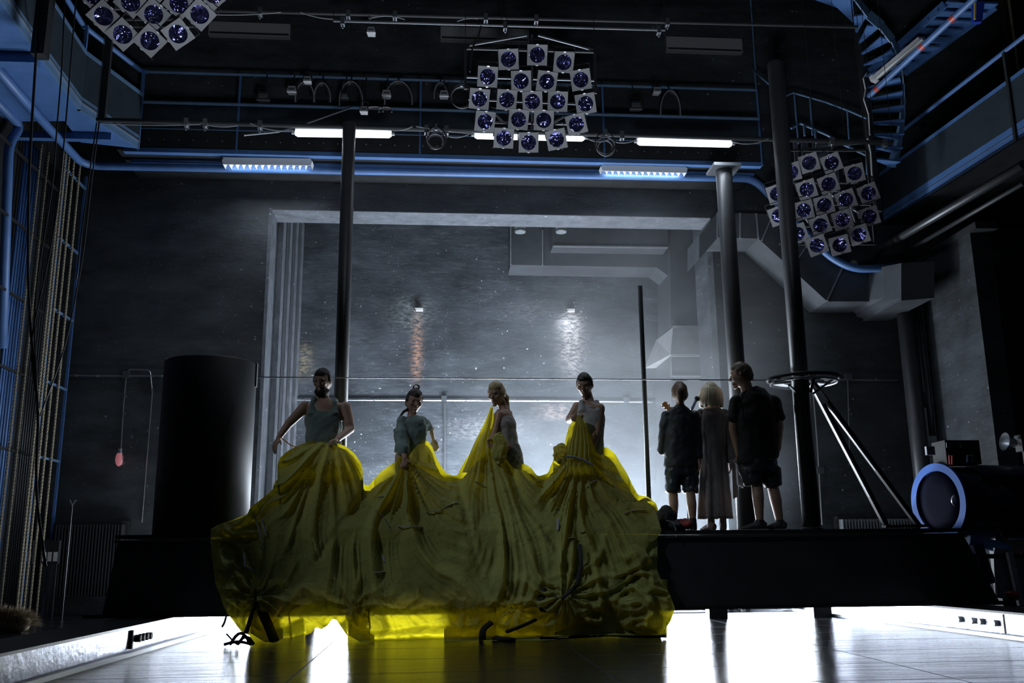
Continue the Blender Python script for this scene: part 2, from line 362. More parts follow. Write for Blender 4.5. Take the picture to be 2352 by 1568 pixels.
# ---------------------------------------------------------------- setting
def struct(name, mb, mat, **k): return tag(mb.build(name, mat, **k), kind='structure')
YB = 14.0; YR = 17.2; XL = -5.75; XR = 7.55; ZT = 13.0
OL, OR_, OT = P(618, 484, YB).x, P(1650, 800, YB).x, 6.02
OL = -2.60
struct('floor', MB().box2((-9, -4, -0.2), (11, 18.5, 0)), M['floor'])
b = MB(); b.box2((XL - .3, YB, 0), (OL, YB + .3, ZT)); b.box2((OR_, YB, 0), (11, YB + .3, ZT)); b.box2((OL, YB, OT), (OR_, YB + .3, ZT))
struct('wall_back', b, M['wall'])
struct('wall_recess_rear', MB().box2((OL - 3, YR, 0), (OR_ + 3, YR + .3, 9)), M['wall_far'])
b = MB(); b.box2((OL - .3, YB + .3, 0), (OL, YR, 9)); struct('wall_recess_left', b, M['wall'])
b = MB(); b.box2((OR_, YB + .3, 0), (OR_ + .5, 15.05, 9)); struct('wall_recess_right', b, M['wall_far'])
struct('wall_recess_end', MB().box2((OR_ + 2.7, 15.1, 0), (OR_ + 3, YR, 9)), M['wall_far'])
struct('ceiling_recess', MB().box2((OL, YB + .3, OT + 1.2), (OR_, YR, OT + 1.5)), M['wall'])
b = MB(); b.box2((OL, YB - .002, OT - .012), (OR_, YB + .56, OT)); struct('trim_1', b, M['soffit'])
b = MB(); b.box2((OL - .02, YB - .006, 0), (OL + .03, YB + .45, OT + .02)); struct('trim_2', b, M['soffit'])
struct('wall_left', MB().box2((XL - .3, -2, 0), (XL, YB, ZT)), M['black'])
b = MB(); b.box2((XR, 12.1, 0), (XR + .3, YB, 5.25)); struct('wall_right', b, M['wall'])
struct('trim_3', MB().box2((XR - .03, 11.9, 5.15), (XR + .3, YB, 5.25)), M['pipe_dark'])
struct('wall_right_far', MB().box2((XR + 2.4, -2, 0), (XR + 2.7, YB + .3, ZT)), M['black'])
struct('ceiling', MB().box2((-9, -4, ZT), (11, YB + .3, ZT + .2)), M['blacker'])
# vertical guide battens in the left jamb of the opening
g = thing('batten_guide', 'grey vertical channels lining the left side of the wall opening', 'guide rail', (OL + .08, 15.5, 0))
for i in range(7):
    y = 14.75 + i * .36
    MB().box2((OL + .004, y, 0), (OL + .09 - .004 * i, y + .27, 6.9)).build('channel', M['soffit'] if i % 2 == 0 else M['duct'], g)
# ---------------------------------------------------------------- platform
PF = 9.5
pt = P(1176, 1221, PF).z; pb = 0.245; PBK = 11.4
xa, xb = P(272, 1228, PF).x, P(2210, 1213, PF).x
xc, xd = P(240, 1395, PF).x, P(2290, 1390, PF).x
pl = thing('stage_platform', 'long black raised stage platform with sloping ends, standing on legs above the glossy floor', 'platform', (1.2, 10.4, 0))
b = MB(); b.hexa([(xc, PF - .05, pb), (xd, PF - .05, pb), (xd, PBK, pb), (xc, PBK, pb)], [(xa, PF, pt - .06), (xb, PF, pt - .06), (xb, PBK, pt - .06), (xa, PBK, pt - .06)]).build('apron', M['pole'], pl)
MB().box2((xa - .02, PF - .03, pt - .035), (xb + .02, PBK + .02, pt)).build('deck', M['black'], pl)
MB().box2((xa - .02, PF - .04, pt - .075), (xb + .02, PF + .02, pt - .05)).build('edge_trim', M['pipe_dark'], pl)
MB().box2((P(200, 1400, PF).x, PF - .1, pb - .03), (xd + .08, PBK, pb)).build('base_board', M['blacker'], pl)
for px in (722, 1632, 1872):
    x = PZ(px, 1420, 0).x; x = (px - 1000) / F * 11.3
    MB().box2((x - .11, 11.2, 0), (x + .11, 11.36, pb)).build('leg', M['pole'], pl)
for x in (xa + .3, xb - .3): MB().box2((x - .06, 10.9, 0), (x + .06, 11.1, pb)).build('leg', M['black'], pl)
# ---------------------------------------------------------------- floor rails
def rail(px1, py1, px2, py2, h, sgn, label):
    a = PZ(px1, py1, 0); c = PZ(px2, py2, 0); d = (c - a).normalized(); a = a - d * 2.5; c = c + d * 3.0
    t = thing('floor_rail', label, 'rail', (a + c) / 2)
    out = Vector((sgn, 0, 0)); up = Vector((0, 0, 1))
    b = MB(); b.hexa([a, c, c + out * .05, a + out * .05], [a + up * h, c + up * h, c + up * h + out * .05, a + up * h + out * .05]); b.build('web', M['steel_rail'], t)
    a2, c2 = a - out * .16, c - out * .16
    b = MB(); b.hexa([a2, c2, c, a], [a2 + up * .012, c2 + up * .012, c + up * .012, a + up * .012])
    b.build('foot_plate', M['pipe_dark'], t)
    MB().bar(a2 + up * .02, c2 + up * .02, .02, .03).build('foot_lip', M['steel'], t)
    b = MB(); b.hexa([a + up * h - out * .02, c + up * h - out * .02, c + up * h + out * .5, a + up * h + out * .5], [a + up * (h + .02) - out * .02, c + up * (h + .02) - out * .02, c + up * (h + .02) + out * .5, a + up * (h + .02) + out * .5])
    b.build('top_flange', M['black'], t)
    return t, a, c, d
t, a, c, d = rail(43, 1568, 506, 1438, .19, -1, 'bright steel floor rail running back on the left of the stage floor')
q = PX(285, 1478, a.x + .1); q = a + d * ((PZ(300, 1497, 0) - a).length)
q = Vector((q.x + .012, q.y, .1))
b = MB(); b.box(q, (.03, .03, .15)); b.build('stop_plate', M['blacker'], t)
for k in range(4):
    p = q + d * (.09 + k * .09); b = MB(); b.tube([p, p + Vector((.05, 0, 0))], .03, 10); b.build('bolt', M['blacker'], t)
t, a, c, d = rail(2352, 1467, 1886, 1408, .20, 1, 'bright steel floor rail with round bolts on the right of the stage floor')
q = PZ(2340, 1465, 0); q = Vector((q.x - .012, q.y + .15, .11))
b = MB(); b.box(q, (.03, .03, .17)); b.build('stop_plate', M['blacker'], t)
for k in (.1, .3, .42, .62):
    p = q + (-d if d.y < 0 else d) * k; b = MB(); b.tube([p, p - Vector((.05, 0, 0))], .028, 12); b.build('bolt', M['white'], t)
# ---------------------------------------------------------------- floodlights behind the platform
for i in range(8):
    x = -2.7 + i * 1.02
    t = thing('floor_floodlight', 'lit white floodlight on the floor behind the platform, ' + ('first', 'second', 'third', 'fourth', 'fifth', 'sixth', 'seventh', 'last')[i] + ' from the left', 'floodlight', (x, 12.35, 0), 'floodlights glaring under the platform')
    MB().box2((x - .48, 12.3, .03), (x + .48, 12.5, .3)).build('housing', M['blacker'], t)
    MB().box2((x - .46, 12.28, .05), (x + .46, 12.3, .26)).build('lens', M['flood_on'], t)
    for s_ in (-.4, .4): MB().box2((x + s_ - .03, 12.3, 0), (x + s_ + .03, 12.5, .04)).build('foot', M['black'], t)
# ---------------------------------------------------------------- columns and poles
def column(name, label, top, bot, wpx, Y, zb, cap=False, wtop=None):
    """round column seen from bot (px,py) to top (px,py)"""
    a = P(*top, Y); r = wpx / F * Y / 2 * 1.02
    zt = a.z; x = (P(*bot, Y).x + a.x) / 2
    t = thing(name, label, 'column', (x, Y, zb))
    b = MB(); b.lathe([(r, zb), (r, zt - .01), (r * .97, zt)], (x, Y, 0), n=40); b.build('shaft', M['pole'], t, smooth=False)
    bpy_smooth(t)
    MB().lathe([(r * 1.25, zb), (r * 1.25, zb + .02), (r * 1.02, zb + .035)], (x, Y, 0), n=40).build('base_ring', M['black'], t)
    if cap: MB().box2((x - r * 1.7, Y - r * 1.7, zt), (x + r * 1.7, Y + r * 1.7, zt + .04)).build('cap_plate', M['duct'], t)
    return t, x, r
def bpy_smooth(t):
    for c_ in kids(t):
        me = c_.data
        for p in me.polygons: p.use_smooth = len(p.vertices) == 4
column('steel_column', 'tall dark round column behind the bearded man, ending under the fluorescent light', (803, 283), (784, 870), 31, 10.25, pt)
column('steel_column', 'thick dark column with a flat cap plate behind the man in the black shirt', (1664, 392), (1712, 1200), 40, 10.95, pt, True)
_, CX3, CR3 = column('steel_column', 'tallest dark column, carrying the round metal hoop, on the right of the platform', (1783, 145), (1862, 1214), 40, 9.95, pt)
column('thin_pole', 'thin dark upright pole left of the three people seen from behind', (1471, 656), (1489, 1140), 11, 10.6, pt)
# ---------------------------------------------------------------- drum
t = thing('drum', 'huge black upright cylinder standing on the left end of the platform', 'cylinder', (0, 0, 0))
xl, xr = P(366, 1000, 10.35).x, P(584, 1000, 10.35).x; zt = P(480, 822, 10.0).z; r = (xr - xl) / 2 * .97; cx_ = (xl + xr) / 2
t.location = (cx_, 10.35, pt); WL[t.name] = Vector((cx_, 10.35, pt))
M['drum'] = mk('black_drum_paint', (0.026, 0.029, 0.031), 0.6, spec=.25, var=0.35, vs=2.5, bump=0.05, bs=4)
MB().lathe([(r, pt), (r, zt), (r - .02, zt + .015), (r - .04, zt), (r - .04, zt - .1)], (cx_, 10.35, 0), n=72).build('shell', M['drum'], t)
bpy_smooth(t)
MB().lathe([(r - .04, zt - .12), (r - .04, zt - .1)], (cx_, 10.35, 0), n=48).build('lid', M['black'], t)
MB().box2((cx_ + r - .04, 10.32, zt - .25), (cx_ + r + .015, 10.38, zt + .01)).build('seam_strap', M['duct'], t)
ORD = ['first', 'second', 'third', 'fourth', 'fifth', 'sixth', 'seventh', 'eighth', 'ninth', 'tenth', 'eleventh', 'twelfth', 'thirteenth', 'fourteenth', 'fifteenth', 'sixteenth', 'seventeenth', 'eighteenth', 'nineteenth']
# ---------------------------------------------------------------- wall pipe and galleries
def pipe(name, pts, r, mat, label, cat='pipe', n=12, clips=None):
    b = MB(); b.tube(round_path(pts), r, n)
    o = b.build(name, mat, smooth=False)
    for p in o.data.polygons: p.use_smooth = len(p.vertices) == 4
    return tag(o, label, cat)
def round_path(pts, k=.18, n=4):
    pts = [Vector(p) for p in pts]; out = [pts[0]]
    for i in range(1, len(pts) - 1):
        a, b, c = pts[i - 1], pts[i], pts[i + 1]
        d1 = (a - b); d2 = (c - b); l = min(k, d1.length * .45, d2.length * .45)
        p1 = b + d1.normalized() * l; p2 = b + d2.normalized() * l
        for j in range(n + 1):
            t = j / n; out.append(p1 * (1 - t) ** 2 + b * 2 * t * (1 - t) + p2 * t * t)
    out.append(pts[-1]); return out
XG = -4.55
z0 = P(190, 378, 13.75).z
pts = [Vector((XL + .2, 7.5, z0)), Vector((XL + .2, 13.2, z0)), Vector((XL + .75, 13.75, z0)), P(1730, 410, 13.75), P(1775, 455, 13.75), P(1905, 590, 13.75), P(1960, 618, 13.6), Vector((XR - .3, 13.5, P(2010, 612, 13.5).z))]
zp = P(215, 381, 13.25).z
pts = [PZ(-80, 75, zp), PZ(90, 270, zp), PZ(183, 370, zp), P(215, 381, 13.25), P(1730, 410, 13.22), P(1775, 455, 13.25), P(1905, 590, 13.2), P(1960, 618, 13.1), Vector((XR - .3, 13.1, P(2010, 612, 13.1).z))]
pipe('service_pipe', pts, .058, M['blue'], 'long blue pipe running under the left gallery and across the rear wall')
pts = [PX(-60, 170, XL + .12), PX(58, 288, XL + .12), PX(66, 291, XL + .3)]
pipe('drain_pipe', [PX(-80, 160, XL + .15), PX(48, 290, XL + .15), PX(20, 330, XL + .15), PX(5, 800, XL + .15)], .06, M['blue'], 'blue pipe that turns down beside the ropes at the far left')
pipe('service_pipe', [P(2352, 378, 9.9), PX(2015, 576, 7.0), PX(1998, 606, 7.0), P(1960, 606, 13.3)], .06, M['pipe_dark'], 'dark pipe with an elbow running along under the right gallery')
pipe('service_pipe', [P(2352, 420, 9.6), PX(2060, 590, 7.3)], .03, M['black'], 'thin black pipe below the elbowed pipe on the right')
# rear gallery
zg = P(1176, 366, 12.9).z; GF = 12.9
xgl, xgr = P(316, 340, GF).x, P(1750, 375, GF).x
g = thing('rear_gallery', 'blue-edged steel gallery with railings crossing the rear wall above the opening', 'gallery', (0, 13.4, zg))
MB().box2((xgl - .3, GF + .02, zg + .02), (xgr, YB - .01, zg + .07)).build('deck', M['black'], g)
for yy, nm in ((GF, 0), (GF + .35, 1)):
    MB().box2((xgl - .2, yy, zg - .015), (xgr, yy + .1, zg + .05)).build('edge_beam', M['blue'], g)
MB().box2((xgl, GF, zg + .07), (xgr, GF + .02, zg + .34)).build('kick_panel', M['black'], g)
pn = MB().box2((xgl, GF + .02, zg + .34), (xgr, GF + .03, zg + .74)).build('mesh_panel', M['meshpanel'], g)
for k, (yz, r) in enumerate(((.35, .008), (.76, .026), (1.24, .022))):
    b = MB(); b.tube([(xgl, GF, zg + yz), (xgr, GF, zg + yz + (.0))], r, 8); b.build('rail_tube', M['bluepale'], g)
for px in (320, 545, 965, 1387, 1745):
    x = P(px, 300, GF).x; b = MB(); b.tube([(x, GF + .01, zg), (x, GF + .01, zg + 1.24)], .018, 8); b.build('post', M['blue'], g)
b = MB()
for k in range(44):
    x = xgl + .15 + k * (xgr - xgl - .3) / 43; b.ell((x, GF - .004, zg + .18), (.011, .008, .011), n=6, m=4)
b.build('bolt_heads', M['steel'], g)
# left gallery: inner edge with an angled corner
zl = 6.45
e = [PZ(-60, -80, zl), PZ(87, 128, zl), PZ(181, 253, zl), PZ(316, 341, zl)]
g = thing('left_gallery', 'blue steel gallery along the left wall with perforated panels and an angled corner', 'gallery', (e[1].x, 11, zl))
b = MB()
up = Vector((0, 0, .05))
for i in range(3):
    a, c = e[i], e[i + 1]
    wa, wc = Vector((XL, a.y, zl)), Vector((XL, c.y, zl))
    if i == 2: wa = PZ(148, 278, zl); wc = PZ(185, 327, zl)
    if i == 1: wc = Vector((XL, PZ(60, 280, zl).y, zl)); q_ = PZ(148, 278, zl); b.hexa([c, q_, q_.lerp(wc, .5), wc], [c + up, q_ + up, q_.lerp(wc, .5) + up, wc + up])
    b.hexa([a, c, wc, wa], [a + up, c + up, wc + up, wa + up])
b.build('deck', M['blue'], g)
def strip(z1, z2, th, ofs=0.0, rng=range(3)):
    b = MB()
    for i in rng:
        a, c = e[i], e[i + 1]; d = (c - a).normalized(); nx = Vector((d.y, -d.x, 0)) * th; o_ = Vector((d.y, -d.x, 0)) * ofs
        lo = Vector((0, 0, z1)); hi = Vector((0, 0, z2))
        b.hexa([a + lo + o_, c + lo + o_, c + lo + nx + o_, a + lo + nx + o_], [a + hi + o_, c + hi + o_, c + hi + nx + o_, a + hi + nx + o_])
    return b
strip(0, .19, .02).build('kick_plate', M['bluepale'], g)
strip(.10, .115, .03, .012).build('trim_strip', M['steel'], g)
strip(.19, .80, .01, .01).build('mesh_panel', M['meshpanel'], g)
strip(.80, .85, .03).build('panel_cap', M['bluepale'], g)
b = MB(); b.tube([p + Vector((-.05, 0, 1.22)) for p in e] + [Vector((e[3].x, GF, zg + 1.24))], .035, 10); b.build('hand_rail', M['blue'], g)
for p in e[1:]:
    MB().bar(p, p + Vector((0, 0, 1.22)), .04, .04).build('post', M['blue'], g)
MB().box2((XL, 10.2, zl - .12), (e[1].x, 10.35, zl)).build('cross_beam', M['blue'], g)
MB().box2((XL, 12.3, zl - .1), (e[3].x - .2, 12.4, zl)).build('cross_beam', M['blue'], g)
# corner hanger plate of the left gallery and dark upright
a = P(96, 0, 9.6); c = P(88, 120, 9.6)
tag(MB().box2((a.x - .06, 9.6, P(88, 122, 9.6).z), (a.x + .08, 9.75, 9.5)).build('hanging_upright', M['black']), 'black hanging upright at the near end of the left gallery kerb', 'upright')
a = P(232, 270, 10.6)
tag(MB().box2((a.x - .04, 10.6, a.z), (a.x + .04, 10.66, 9.6)).build('hanging_upright', M['black']), 'black hanging upright holding the left end of the lower lighting bar', 'upright')
# right gallery
zr = 5.95
e = [PZ(2420, 270, zr), PZ(2324, 330, zr), PZ(2020, 520, zr), PZ(1905, 590, zr)]
dx = (e[1] - e[2]).normalized(); e[0] = e[1] + dx * 2.5; e[3] = e[2] - dx * .2
if e[3].y > YB - .02: e[3] = e[2] + (e[2] - e[1]) * 0
g = thing('right_gallery', 'dark steel gallery with blue kerb along the right wall', 'gallery', (e[1].x + 1, 12, zr))
for i in (2,): pass
e = [e[0], e[1], e[2]]
b = MB(); a, c = e[0], e[2]
b.hexa([a, c, Vector((XR + 2.3, c.y, zr)), Vector((XR + 2.3, a.y, zr))], [p + up for p in (a, c, Vector((XR + 2.3, c.y, zr)), Vector((XR + 2.3, a.y, zr)))]); b.build('deck', M['black'], g)
def strip2(z1, z2, th, ofs=0.0):
    b = MB(); a, c = e[0], e[2]; o_ = Vector((-ofs, 0, 0)); nx = Vector((th, 0, 0))
    lo = Vector((0, 0, z1)); hi = Vector((0, 0, z2))
    b.hexa([a + lo + o_, c + lo + o_, c + lo + nx + o_, a + lo + nx + o_], [a + hi + o_, c + hi + o_, c + hi + nx + o_, a + hi + nx + o_]); return b
strip2(0, .22, .02).build('kick_plate', M['blue'], g)
strip2(.11, .12, .02, .006).build('trim_strip', M['steel'], g)
strip2(.22, .82, .01).build('mesh_panel', M['meshpanel'], g)
strip2(.82, .88, .03).build('panel_cap', M['blue'], g)
b = MB(); b.tube([e[0] + Vector((0, 0, 1.28)), e[2] + Vector((0, 0, 1.28))], .03, 10); b.build('hand_rail', M['blue'], g)
for t_ in (.42, .98):
    p = e[0].lerp(e[2], t_); MB().bar(p, p + Vector((0, 0, 1.28)), .05, .05).build('post', M['black'], g)
# upper gallery pipe with red tape, and the long fixture hanging beneath it
a, c = P(1990, 226, 12.6), P(2234, 0, 10.4)
t = thing('upper_gallery_bar', 'blue steel tube with red tape marks rising to the upper right corner', 'pipe', a)
b = MB(); b.tube([a, a.lerp(c, 1.4)], .045, 10); b.build('tube', M['blue'], t)
for k in (.1, .55, .82):
    p = a.lerp(c, k); b = MB(); b.tube([p, p + (c - a).normalized() * .08], .047, 10); b.build('tape', M['red'], t)
a, c = P(2012, 178, 12.3), P(2118, 88, 11.6)
t = thing('long_fluorescent_fixture', 'long grey unlit fluorescent fixture rising beside the spiral stair', 'light fixture', a)
MB().bar(a, c, .2, .05, (.6, -1, .2)).build('housing', M['frame'], t)
MB().bar(a + Vector((-.01, -.03, -.03)), c + Vector((-.01, -.03, -.03)), .06, .04, (.6, -1, .2)).build('tube', M['white'], t)
MB().bar(a, a + (a - c).normalized() * .07, .12, .09).build('end_cap', M['white'], t)
a, c = P(1998, 165, 12.9), P(2170, 10, 11.7)
t = thing('upper_walkway', 'blue underside of a ladder-like walkway in the upper right corner', 'walkway', a)
sd = Vector((.35, 0, 0))
for o_ in (0, 1): MB().bar(a + sd * o_ * 1.6, c + sd * o_ * 2.2, .04, .12).build('side_rail', M['blue'], t)
for k in range(9):
    p = a.lerp(c, k / 8); MB().bar(p, p + sd * (1.6 + .6 * k / 8), .16, .03).build('tread', M['blue'], t)
# rear right corner: landing rails
def rails(label, pts, r, mat, posts, name='corner_railing'):
    t = thing(name, label, 'railing', pts[0] - Vector((0, 0, .6)))
    b = MB(); b.tube(pts, r, 8); b.build('top_rail', mat, t)
    for a, c in posts: b = MB(); b.tube([a, c], r * .9, 8); b.build('post', mat, t)
    return t
D = 12.7
p = [P(1803, 221, D), P(1822, 213, D), P(1895, 234, D), P(1946, 253, 12.5), P(1990, 272, 12.3)]
rails('sloping blue railing of the corner landing right of the tallest column', p, .014, M['bluepale'], [(P(1824, 214, D), P(1834, 330, D)), (P(1860, 223, D), P(1866, 310, D)), (P(1946, 253, 12.5), P(1952, 345, 12.5))])
p = [P(1817, 295, D), P(1838, 283, D), P(1900, 310, D), P(1940, 333, D), P(1990, 357, D), P(1992, 400, D)]
rails('lower blue stair rail behind the right lamp cluster', p, .018, M['bluepale'], [(P(1846, 284, D), P(1848, 312, D)), (P(1872, 297, D), P(1874, 330, D))])
p = [P(1731, 163, 12.9), P(1772, 197, 12.2)]
rails('short blue rail sloping down to the tallest column', p, .014, M['bluepale'], [(P(1733, 163, 12.9), P(1744, 275, 12.9)), (P(1724, 0, 12.9), P(1735, 160, 12.9))])
t = thing('perforated_screen', 'perforated grey screen panels behind the right lamp cluster', 'screen', P(1850, 400, 12.9))
for a, c in (((1822, 322), (1836, 378)), ((1840, 322), (1860, 378)), ((1866, 322), (1905, 370)), ((1895, 375), (1930, 440))):
    A = P(a[0], a[1], 12.9); B = P(c[0], c[1], 12.9); MB().box2((A.x, 12.9, B.z), (B.x, 12.92, A.z)).build('panel', mk('perforated_grey', (.2, .22, .25), .5, alpha=.6), t)
# ---------------------------------------------------------------- spiral stair
cx_, cy_ = P(1978, 200, 12.6).x, 12.6
zc = P(1978, 120, 12.6).z
t = thing('spiral_stair', 'blue spiral staircase winding round a dark post at the upper right', 'staircase', (cx_, cy_, zc - 2.5))
b = MB(); b.tube([(cx_ + .05, cy_, zc - 2.6), (cx_ + .05, cy_, zc + 2.5)], .07, 16); b.build('post', M['black'], t)
R_ = .92; outer = []
for k in range(19):
    z = zc - 1.75 + k * .185; an = math.radians(262 - (k - 11) * 19 if k >= 8 else 262 + 57 - (k - 8) * 9)
    d1 = Vector((math.cos(an), math.sin(an), 0)); d2 = Vector((math.cos(an - .36), math.sin(an - .36), 0)); o_ = Vector((cx_, cy_, z))
    b = MB(); q = [o_ + d1 * .08, o_ + d1 * R_ * .55, o_ + d2 * R_ * .55, o_ + d2 * .08]
    rr = R_ * .62 if k < 12 else R_ * 1.0
    q[1] = o_ + d1 * rr; q[2] = o_ + d2 * rr
    b.hexa(q, [v + Vector((0, 0, .025)) for v in q]); b.build('tread', M['blue'], t)
    outer.append(o_ + d1 * (rr + .02))
b = MB()
for i in range(len(outer) - 1): b.bar(outer[i], outer[i + 1], .02, .16)
b.build('outer_stringer', M['bluepale'], t)
# ---------------------------------------------------------------- lighting bars, cables and clamps
def bar_thing(label, p1, p2, Y, r=.025, mat='pipe_dark', clamps=(), cables=(), name='lighting_bar'):
    a, c = P(*p1, Y), P(*p2, Y)
    t = thing(name, label, 'lighting bar', (a + c) / 2)
    b = MB(); b.tube([a, c], r, 10); b.build('tube', M[mat], t)
    for q in (a, c, (a + c) / 2): b = MB(); b.tube([q, Vector((q.x, q.y, ZT))], .004, 5); b.build('suspension_wire', M['cable'], t)
    for px in clamps:
        f = (px - p1[0]) / (p2[0] - p1[0]); q = a.lerp(c, f)
        b = MB(); b.box(q + Vector((0, 0, -.01)), (.05, .08, .1)); b.tube([q - Vector((0, 0, .05)), q - Vector((0, 0, .1))], .012, 8); b.build('clamp', M['steel'], t)
    for (x1, y1), (x2, y2), sag in cables:
        b = MB(); b.tube(catenary(P(x1, y1, Y - .04), P(x2, y2, Y - .04), sag), .007, 6); b.build('hanging_cable', M['cablegrey'], t)
    return t
bar_thing('top lighting bar crossing the whole picture near its upper edge', (480, 24), (1970, 62), 10.9, .022, clamps=(592, 786, 890, 1095, 1210, 1514), cables=(((480, 33), (645, 28), .02), ((690, 28), (765, 44), .02), ((850, 42), (930, 45), -.04), ((1050, 49), (1098, 43), -.02)))
bar_thing('shorter steel bar hung just below the top lighting bar', (766, 48), (1528, 69), 10.8, .016, 'steel', clamps=(787, 1155, 1512))
bar_thing('main lighting bar level with the three lit fluorescent tubes', (222, 275), (2050, 328), 10.5, .028, clamps=(417, 458, 578, 950, 995, 1400, 1766, 1900, 2030), cables=(((225, 282), (460, 285), .02), ((460, 282), (545, 288), .03), ((575, 283), (675, 299), .04), ((900, 299), (948, 290), .02), ((955, 290), (1082, 306), .01), ((1005, 300), (1085, 303), .08), ((1340, 312), (1398, 320), .05), ((1410, 325), (1462, 320), .03), ((1682, 325), (1765, 318), .05)))
bar_thing('thin bar hung below the right end of the main lighting bar', (1872, 336), (2010, 326), 10.9, .018, 'steel')
tag(MB().tube([P(808, 246, 12.4), P(690, 288, 11.6), P(640, 302, 11.2), P(560, 310, 11)], .014, 8).build('bent_tube', M['steel']), 'thin steel tube slanting down left of the dark column top', 'tube')
def coil(px, py, rpx, Y, label, n=5):
    t = thing('cable_coil', label, 'cable coil', P(px, py, Y))
    r = rpx / F * Y
    for k in range(n):
        b = MB(); c_ = P(px + random.uniform(-2, 2), py + random.uniform(-2, 6), Y); rr = r * (1 - .09 * k)
        pts = [c_ + Vector((rr * math.cos(a), .02 * k, rr * 1.08 * math.sin(a))) for a in [2 * math.pi * j / 26 for j in range(27)]]
        b.tube(pts, .007, 6, cap=False); b.build('cable_turn', M['cablegrey'] if k % 2 else M['cable'], t)
    b = MB(); b.box(P(px, py - rpx, Y), (.03, .03, .08)); b.build('tie', M['steel'], t)
coil(1002, 318, 26, 10.42, 'round cable coil hanging from the bar right of the first lit tube')
coil(1392, 330, 26, 10.42, 'dim round cable coil hanging right of the centre lamp cluster')
coil(1060, 222, 30, 11.2, 'large cable loop hanging left of the centre lamp cluster', 3)
def arch(px, py, w_, h_, Y, label, n=3):
    t = thing('cable_loop', label, 'cable', P(px, py, Y))
    for k in range(n):
        pts = []
        for j in range(15):
            a = math.pi * j / 14; pts.append(P(px - (w_ - 3 * k) / 2 * math.cos(a), py + h_ - (h_ - 3 * k) * math.sin(a) + (6 if j in (0, 14) else 0), Y + .02 * k))
        b = MB(); b.tube(pts, .009, 6); b.build('cable', M['cablegrey'] if k == 0 else M['cable'], t)
    b = MB(); b.tube([P(px, py + 3, Y), Vector((P(px, py, Y).x, GF - .03, zg + (1.24 if py < 235 else .76)))], .012, 6); b.build('hook', M['cable'], t)
for i, (px, py, w_, h_) in enumerate(((700, 188, 44, 40), (740, 190, 38, 38), (806, 187, 54, 48), (915, 186, 64, 48), (1012, 190, 30, 30), (1540, 208, 46, 50))):
    arch(px, py, w_, h_, 12.75, 'loop of black cable hung on the rear gallery rail, ' + ORD[i] + ' from the left')
for i, (px, y1, w_) in enumerate(((860, 245, 40), (885, 246, 30))):
    arch(px, y1, w_, 6, 12.7, ('small cable bundle under the gallery rail beside the dark column', 'small cable bundle just right of the column-side bundle')[i])
def small_spot(px, py, Y, label, s=1.0, bright='steel'):
    c_ = P(px, py, Y); t = thing('small_floodlight', label, 'lamp', c_ - Vector((0, 0, .1)))
    b = MB(); b.hexa([c_ + Vector((x * s, -.05, z * s)) for x, z in ((-.10, -.07), (.10, -.07), (.07, .06), (-.07, .06))], [c_ + Vector((x * s, .09, z * s)) for x, z in ((-.08, -.05), (.08, -.05), (.05, .05), (-.05, .05))]); b.build('housing', M['frame'] if bright == 'steel' else M['black'], t)
    b = MB(); b.box(c_ + Vector((0, -.056, -.01)), (.13 * s, .01, .06 * s)); b.build('glass', M['steel'], t)
    b = MB(); b.tube([c_ + Vector((-.09 * s, .02, 0)), c_ + Vector((-.09 * s, .02, .14)), c_ + Vector((.09 * s, .02, .14)), c_ + Vector((.09 * s, .02, 0))], .008, 6); b.tube([c_ + Vector((0, .02, .14)), Vector((c_.x, GF - .02 if Y > 12 else 10.9, zg + 1.24 if Y > 12 else P(853, 40, 10.9).z))], .01, 6); b.build('yoke', M['black'], t)
small_spot(606, 222, 12.7, 'small floodlight on the gallery rail, farthest left', 1.0, 'dark')
small_spot(671, 207, 12.7, 'small silver clamp lamp, second from left on the gallery rail', .7)
small_spot(707, 184, 12.6, 'small silver clamp lamp on top of the rail above the second one', .6)
small_spot(792, 221, 12.7, 'dim small lamp inside the third cable loop', .6, 'dark')
small_spot(888, 216, 12.7, 'small boxy lamp at the left foot of the widest cable loop', .7)
small_spot(1020, 217, 12.7, 'small pale lamp left of the large cable loop by the centre cluster', .7)
small_spot(836, 253, 12.6, 'small pale lamp just under the middle gallery rail', .6)
small_spot(853, 72, 11.4, 'single dim lamp hanging under the top bar, left of centre', .6)
small_spot(1460, 243, 12.7, 'small floodlight on the gallery rail right of the centre cluster', 1.0, 'dark')
small_spot(1508, 209, 12.7, 'small white clamp lamp left of the last cable loop', .6)
# ---------------------------------------------------------------- fluorescent fixtures
def fluoro(p1, p2, Y, label, hpx=18):
    a, c = P(*p1, Y), P(*p2, Y); h = hpx / F * Y
    t = thing('fluorescent_fixture', label, 'fluorescent light', (a + c) / 2 - Vector((0, 0, h)))
    d = (c - a).normalized()
    b = MB(); b.tube([a, a + d * .03, c - d * .03, c], [h * .35, h * .55, h * .55, h * .35], 14, side=(0, 1, 0)); b.build('diffuser', M['tube_on'], t)
    b = MB(); b.bar(a + Vector((0, .02, h * .6)), c + Vector((0, .02, h * .6)), .12, h * .4); b.build('housing', M['white'], t)
    for s_, o_ in ((a, -1), (c, 1)):
        b = MB(); b.tube([s_, s_ + d * o_ * .04], .02, 10); b.build('end_cap', M['frame'], t)
    l = area('fluorescent_glow', (a + c) / 2 - Vector((0, .0, h * .7)), (a + c) / 2 - Vector((0, -1.0, 2)), (c - a).length * .9, .08, 14)
fluoro((678, 305), (899, 308), 10.62, 'lit fluorescent tube fixture behind the top of the left column')
fluoro((1090, 310), (1342, 316), 10.62, 'lit fluorescent tube fixture behind the centre lamp cluster')
fluoro((1464, 325), (1680, 330), 10.62, 'lit fluorescent tube fixture right of the centre lamp cluster')
